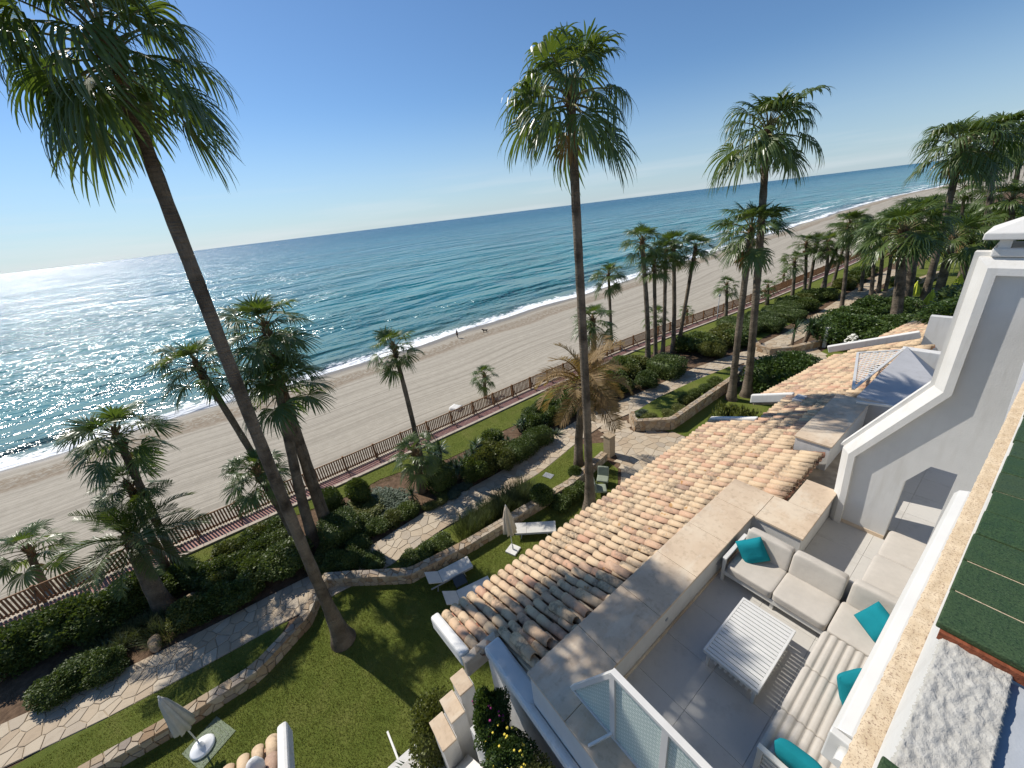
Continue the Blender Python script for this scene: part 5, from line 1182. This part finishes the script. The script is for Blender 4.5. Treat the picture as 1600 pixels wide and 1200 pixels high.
for b_ in ((TX0, TY0, TX1, TY0 + .04), (TX0, TY1 - .04, TX1, TY1), (TX0, TY0 + .041, TX0 + .035, TY1 - .041), (TX1 - .035, TY0 + .041, TX1, TY1 - .041)): part_box('frame', 'alu_white', ct, b_[0], b_[1], 7.54, b_[2], b_[3], 7.6, bevel=.006)
k = 17; pt = (TY1 - TY0 - .09) / k
for i in range(k): part_box('slat', 'alu_white', ct, TX0 + .036, TY0 + .045 + i * pt + .007, 7.58, TX1 - .036, TY0 + .045 + (i + 1) * pt - .007, 7.598)
for x, y in ((TX0 + .06, TY0 + .08), (TX1 - .06, TY0 + .08), (TX0 + .06, TY1 - .08), (TX1 - .06, TY1 - .08)): part_box('leg', 'alu_white', ct, x - .02, y - .02, 7.2, x + .02, y + .02, 7.539)
for i in range(9): part_box('lower_slat', 'alu_white', ct, TX0 + .06 + i * .076, TY0 + .1, 7.30, TX0 + .10 + i * .076, TY1 - .1, 7.312)
gb = thing('glass_balustrade', 'white framed frosted glass balustrade at the terrace end', 'balustrade')
GY, GB, GT = 2.07, 7.87, 9.2
MB().bar((-2.42, GY, GB), (-1.70, GY, GT - .01), .06, .06).build('top_rail', 'alu_white', gb, bevel=.005)
MB().bar((-1.72, GY, GT), (1.5, GY, GT), .075, .06).build('top_rail', 'alu_white', gb, bevel=.005); MB().bar((-2.42, GY, GB), (1.5, GY, GB), .05, .05).build('bottom_rail', 'alu_white', gb)
for x in (-1.70, -1.04, -.38, .28): part_box('post', 'alu_white', gb, x - .035, GY - .033, GB + .026, x + .035, GY + .033, GT - .032)
m = MB(); m.add([(-2.36, GY - .004, GB + .03), (-1.74, GY - .004, GB + .03), (-1.74, GY - .004, GT - .1), (-2.36, GY + .004, GB + .03), (-1.74, GY + .004, GB + .03), (-1.74, GY + .004, GT - .1)], [(0, 1, 2), (5, 4, 3), (0, 3, 4, 1), (1, 4, 5, 2), (2, 5, 3, 0)]); m.build('pane', 'frosted_glass', gb)
for x in (-1.70, -1.04, -.38): part_box('pane', 'frosted_glass', gb, x + .037, GY - .004, GB + .028, x + .623, GY + .004, GT - .034)
MB().bar((-1.70, GY - .03, GB + .12), (-1.84, 1.76, 7.865), .03, .03).build('brace', 'alu_white', gb)

# ================================================================ GARDEN FURNITURE
def closed_parasol(label, x, y, h, cloth, base, tilt=(0, 0), group=None, w_=.24):
    t = thing('parasol', label, 'parasol', (x, y, 0), 0, group); m = MB(); m.tube([(0, 0, .05), (0, 0, h - .05)], .022, 8); pole = m.build('pole', 'alu_white', t, None, (tilt[0], tilt[1], 0))
    n = 32; m = MB(); prof = [(.03, h), (.07, h - .12), (.10, h - .22), (w_ * .72, h - .62), (w_ * .95, h - 1.05), (w_ * 1.15, h - 1.42), (w_ * .95, h - 1.45)]
    v = []
    for r, z in prof:
        for k in range(n):
            a = 2 * math.pi * k / n; rr = r * (1 + .26 * math.cos(8 * a + z) * min(1, r / .1 * .6)); v.append((rr * math.cos(a), rr * math.sin(a), z + .03 * math.cos(8 * a) * (r > .2)))
    m.add(v, [(i * n + k, (i + 1) * n + k, (i + 1) * n + (k + 1) % n, i * n + (k + 1) % n) for i in range(len(prof) - 1) for k in range(n)] + [tuple(range(n))], True); m.build('canopy', cloth, t, None, (tilt[0], tilt[1], 0))
    m = MB(); m.lathe([(.035, h - .04), (.03, h + .03), (.008, h + .07)], 8); m.build('finial', 'alu_white', t, None, (tilt[0], tilt[1], 0))
    m = MB()
    if base == 'square': m.box(-.26, -.26, 0.01, .26, .26, .09); m.lathe([(.04, .09), (.035, .3)], 10); m.build('base', 'concrete_white', t, None, (0, 0, .35), bevel=.015)
    else: m.lathe([(.32, 0.03), (.33, .08), (.29, .13), (.09, .16), (.05, .35)], 28); m.build('base', 'white_paint', t)
    return t
closed_parasol('closed beige parasol on a square base beside the wall and sun lounger', -11.15, 6.65, 2.55, 'beige_cloth', 'square', (0, R(-2)))
closed_parasol('closed grey parasol on a round white base near the zigzag wall', -11.75, -5.05, 2.55, 'umbrella_cloth', 'round', (R(3), R(-5)), None, .21)
mt = thing('green_mat', 'square green mat under the grey parasol base', 'mat', (-11.8, -4.9, 0), R(28)); part_box('panel', 'green_mat', mt, -.52, -.52, .005, .52, .52, .022); 
for s in (.26, .38):
    m = MB()
    for a in range(4):
        c, d = math.cos(a * math.pi / 2), math.sin(a * math.pi / 2); m.bar((s * c - s * d, s * d + s * c, .024), (s * c + s * d, s * d - s * c, .024), .02, .008)
    m.build('groove', 'sage_cloth', mt)
def lounger(label, x, y, rz, back=38, L_=2.0, W_=.66, group=None):
    t = thing('sun_lounger', label, 'sun lounger', (x, y, 0), rz, group); hb = .62; z = .34
    m = MB(); m.box(-L_ / 2 + hb, -W_ / 2, z, L_ / 2, W_ / 2, z + .035); m.build('seat', 'mesh_fabric', t, bevel=.01)
    c, s = math.cos(R(back)), math.sin(R(back)); x0 = -L_ / 2 + hb - .01
    m = MB(); m.add([(x0, -W_ / 2, z), (x0, W_ / 2, z), (x0 - hb * c, W_ / 2, z + hb * s), (x0 - hb * c, -W_ / 2, z + hb * s), (x0, -W_ / 2, z + .035), (x0, W_ / 2, z + .035), (x0 - hb * c, W_ / 2, z + hb * s + .03), (x0 - hb * c, -W_ / 2, z + hb * s + .03)], [(0, 1, 2, 3), (7, 6, 5, 4), (0, 4, 5, 1), (1, 5, 6, 2), (2, 6, 7, 3), (3, 7, 4, 0)]); m.build('backrest', 'mesh_fabric', t)
    for sy in (-1, 1): part_box('side_rail', 'grey_metal', t, -L_ / 2 + .1, sy * W_ / 2 - .02, z - .05, L_ / 2 - .03, sy * W_ / 2 + .02, z - .002)
    for lx in (-L_ / 2 + .4, L_ / 2 - .45):
        for sy in (-1, 1): MB().bar((lx, sy * (W_ / 2 - .02), z - .03), (lx + (.06 if lx > 0 else -.06), sy * (W_ / 2 - .02), 0), .03, .03).build('leg', 'grey_metal', t)
    return t
lounger('flat grey sun lounger beside the beige parasol and palm shadow', -11.25, 8.05, R(51), 2)
lounger('grey sun lounger with raised back next to the garden wall', -11.85, 3.75, R(82), 30); lounger('grey sun lounger with raised back nearer the tiled eave', -10.45, 3.85, R(78), 32)
st = thing('side_table', 'low dark side table between the two raised back sun loungers', 'table', (-11.15, 3.9, 0), R(80)); part_box('top', 'dark_wicker', st, -.25, -.25, .36, .25, .25, .4, bevel=.01)
for a in (-1, 1):
    for c in (-1, 1): part_box('leg', 'dark_wicker', st, a * .22 - .02, c * .22 - .02, 0, a * .22 + .02, c * .22 + .02, .359)
for i, (lab, x, y, rz) in enumerate((('sage cushioned garden chair beside the slender palm trunk', -11.35, 13.0, .6), ('sage cushioned garden chair facing the wall near the slender palm', -10.9, 12.3, 2.4))):
    t = thing('garden_chair', lab, 'chair', (x, y, 0), rz); cushion(.6, .6, .12, 8, seed=60 + i).build('seat', 'sage_cloth', t, (0, 0, .38)); cushion(.6, .12, .5, 8, seed=62 + i).build('backrest', 'sage_cloth', t, (0, .3, .66), (R(-14), 0, 0))
    for a in (-1, 1):
        for c in (-1, 1): part_box('leg', 'dark_wicker', t, a * .26 - .02, c * .26 - .02, 0, a * .26 + .02, c * .26 + .02, .33)
dc = thing('drain_cover', 'flat metal drain cover in the grass strip by the path', 'drain cover', (-14.0, 11.4, 0), .3); part_box('frame', 'grey_metal', dc, -.28, -.2, .01, .28, .2, .03)
for i in range(5): part_box('bar', 'grey_metal', dc, -.22 + i * .1, -.16, .031, -.18 + i * .1, .16, .04)
for lab, x, y in (('lime green closed parasol on the shaded far lawn beside the thick palm', -7.35, 56.86), ('lime green closed parasol farthest along the shaded lawn', -4.91, 61.76), ('lime green closed parasol behind the tiled eave', -5.66, 53.33)): closed_parasol(lab, x, y, 3.0, 'lime_cloth', 'square', (0, 0), None, .36)
lounger('pale sun lounger on the far lawn between the lime parasols', -7.6, 55.2, .8, 8); lounger('pale sun lounger beside the leaning palm on the far lawn', -6.9, 54.0, .8, 8)
lp = thing('lamp_post', 'thin lamp post beside the brick walkway', 'lamp post', (-21.2, 44.4, 0)); m = MB(); m.lathe([(.07, 0), (.05, .3), (.035, 2.7)], 8); m.build('pole', 'grey_metal', lp); m = MB(); m.lathe([(.05, 2.7), (.14, 2.76), (.12, 2.95), (.03, 3.05)], 10); m.build('lamp_head', 'concrete_white', lp)
m = MB(); bm = bmesh.new(); bmesh.ops.create_cube(bm, size=1); bmesh.ops.subdivide_edges(bm, edges=bm.edges, cuts=4, use_grid_fill=True); rg = random.Random(3)
for v_ in bm.verts: k = 1 - .18 * (v_.co.z + .5); v_.co = (v_.co.x * 1.3 * k + rg.uniform(-.03, .03), v_.co.y * 1.0 * k + rg.uniform(-.03, .03), (v_.co.z + .5) * .9 + rg.uniform(-.02, .02))
bm.verts.index_update(); m.add([v_.co[:] for v_ in bm.verts], [tuple(v_.index for v_ in f.verts) for f in bm.faces], True); bm.free(); tag(m.build('white_block', 'concrete_white', None, (-31.7, 14.75, -3.9), (0, 0, .4)), 'white rounded block lying on the sand behind the fence', 'block')

# ================================================================ PERSON, DOG
def skin_body(name, verts, edges, radii, mat, parent, root=0, sub=2):
    me = bpy.data.meshes.new(name); me.from_pydata(verts, edges, []); me.materials.append(MATS[mat]); o = put(name, me, parent)
    md = o.modifiers.new('skin', 'SKIN'); 
    if not me.skin_vertices: me.attributes  # layer appears with the modifier
    bm = bmesh.new(); bm.from_mesh(me); ly = bm.verts.layers.skin.verify(); bm.verts.ensure_lookup_table()
    for i, r in enumerate(radii): bm.verts[i][ly].radius = (r, r) if not isinstance(r, tuple) else r; bm.verts[i][ly].use_root = (i == root)
    bm.to_mesh(me); bm.free(); sb = o.modifiers.new('sub', 'SUBSURF'); sb.levels = sub; sb.render_levels = sub; md.use_smooth_shade = True; return o
def person(label, x, y, z, rz, s, top, legs):
    t = thing('person', label, 'person', (x, y, z), rz); t.scale = (s, s, s)
    V = [(0, 0, .95), (0, .01, 1.12), (0, 0, 1.32), (0, 0, 1.45), (0, .02, 1.52), (0, .03, 1.62), (0, .02, 1.74),
         (.17, 0, 1.42), (.23, -.02, 1.14), (.24, .10, .90), (.24, .15, .80), (-.17, 0, 1.42), (-.23, .02, 1.14), (-.24, .08, .90), (-.24, .12, .80),
         (.09, 0, .88), (.10, .06, .48), (.10, -.02, .08), (.10, .14, .03), (-.09, 0, .88), (-.10, -.05, .48), (-.10, -.16, .09), (-.10, -.02, .03)]
    E_ = [(0, 1), (1, 2), (2, 3), (3, 4), (4, 5), (5, 6), (3, 7), (7, 8), (8, 9), (9, 10), (3, 11), (11, 12), (12, 13), (13, 14), (0, 15), (15, 16), (16, 17), (17, 18), (0, 19), (19, 20), (20, 21), (21, 22)]
    Rr = [(.15, .11), (.13, .10), (.15, .11), (.08, .08), .055, (.085, .10), (.06, .07), .06, .045, .035, .03, .06, .045, .035, .03, .085, .06, .045, .04, .085, .06, .045, .04]
    skin_body('body', V, E_, Rr, 'skin', t)
    skin_body('shirt', V[:4] + [V[7], V[8], V[11], V[12]], [(0, 1), (1, 2), (2, 3), (3, 4), (4, 5), (3, 6), (6, 7)], [(.165, .125), (.15, .12), (.17, .13), (.09, .09), .075, .06, .075, .06], top, t)
    skin_body('trousers', [V[0], V[15], V[16], V[17], V[19], V[20], V[21]], [(0, 1), (1, 2), (2, 3), (0, 4), (4, 5), (5, 6)], [(.165, .125), .105, .08, .06, .105, .08, .06], legs, t)
    m = MB(); m.lathe([(.02, .0), (.09, .02), (.105, .07), (.08, .13), (.02, .155)], 12, (0, .01, 1.63)); m.build('hair', 'dark_hair', t); return t
person('person in dark clothes walking at the foaming water edge', -57.6, 29.6, -4.80, 2.2, .92, 'dark_cloth', 'dark_cloth')
person('person in white standing on the far brick walkway', -20.6, 53.3, 0, .6, 1.0, 'pale_cloth', 'pale_cloth')
dg = thing('dog', 'black dog on the wet sand near the walking person', 'dog', (-55.9, 34.2, -4.70), 2.4)
V = [(0, -.32, .5), (0, 0, .5), (0, .25, .52), (0, .36, .62), (0, .45, .70), (0, .60, .66), (0, -.48, .58), (0, -.6, .66),
     (.08, .24, .42), (.08, .25, .24), (.08, .23, .03), (-.08, .24, .42), (-.08, .25, .24), (-.08, .30, .03), (.08, -.32, .42), (.08, -.27, .28), (.08, -.37, .16), (.08, -.34, .02), (-.08, -.32, .42), (-.08, -.26, .28), (-.08, -.36, .16), (-.08, -.33, .02)]
E_ = [(0, 1), (1, 2), (2, 3), (3, 4), (4, 5), (0, 6), (6, 7), (2, 8), (8, 9), (9, 10), (2, 11), (11, 12), (12, 13), (0, 14), (14, 15), (15, 16), (16, 17), (0, 18), (18, 19), (19, 20), (20, 21)]
skin_body('body', V, E_, [.12, .12, .15, .10, .10, .05, .04, .02, .06, .04, .03, .06, .04, .03, .07, .05, .035, .03, .07, .05, .035, .03], 'dog_fur', dg)
for s in (-1, 1): MB().add([(s * .03, .42, .77), (s * .08, .42, .76), (s * .05, .45, .75), (s * .07, .41, .87)], [(0, 1, 3), (1, 2, 3), (2, 0, 3), (0, 2, 1)]).build('ear', 'dog_fur', dg)
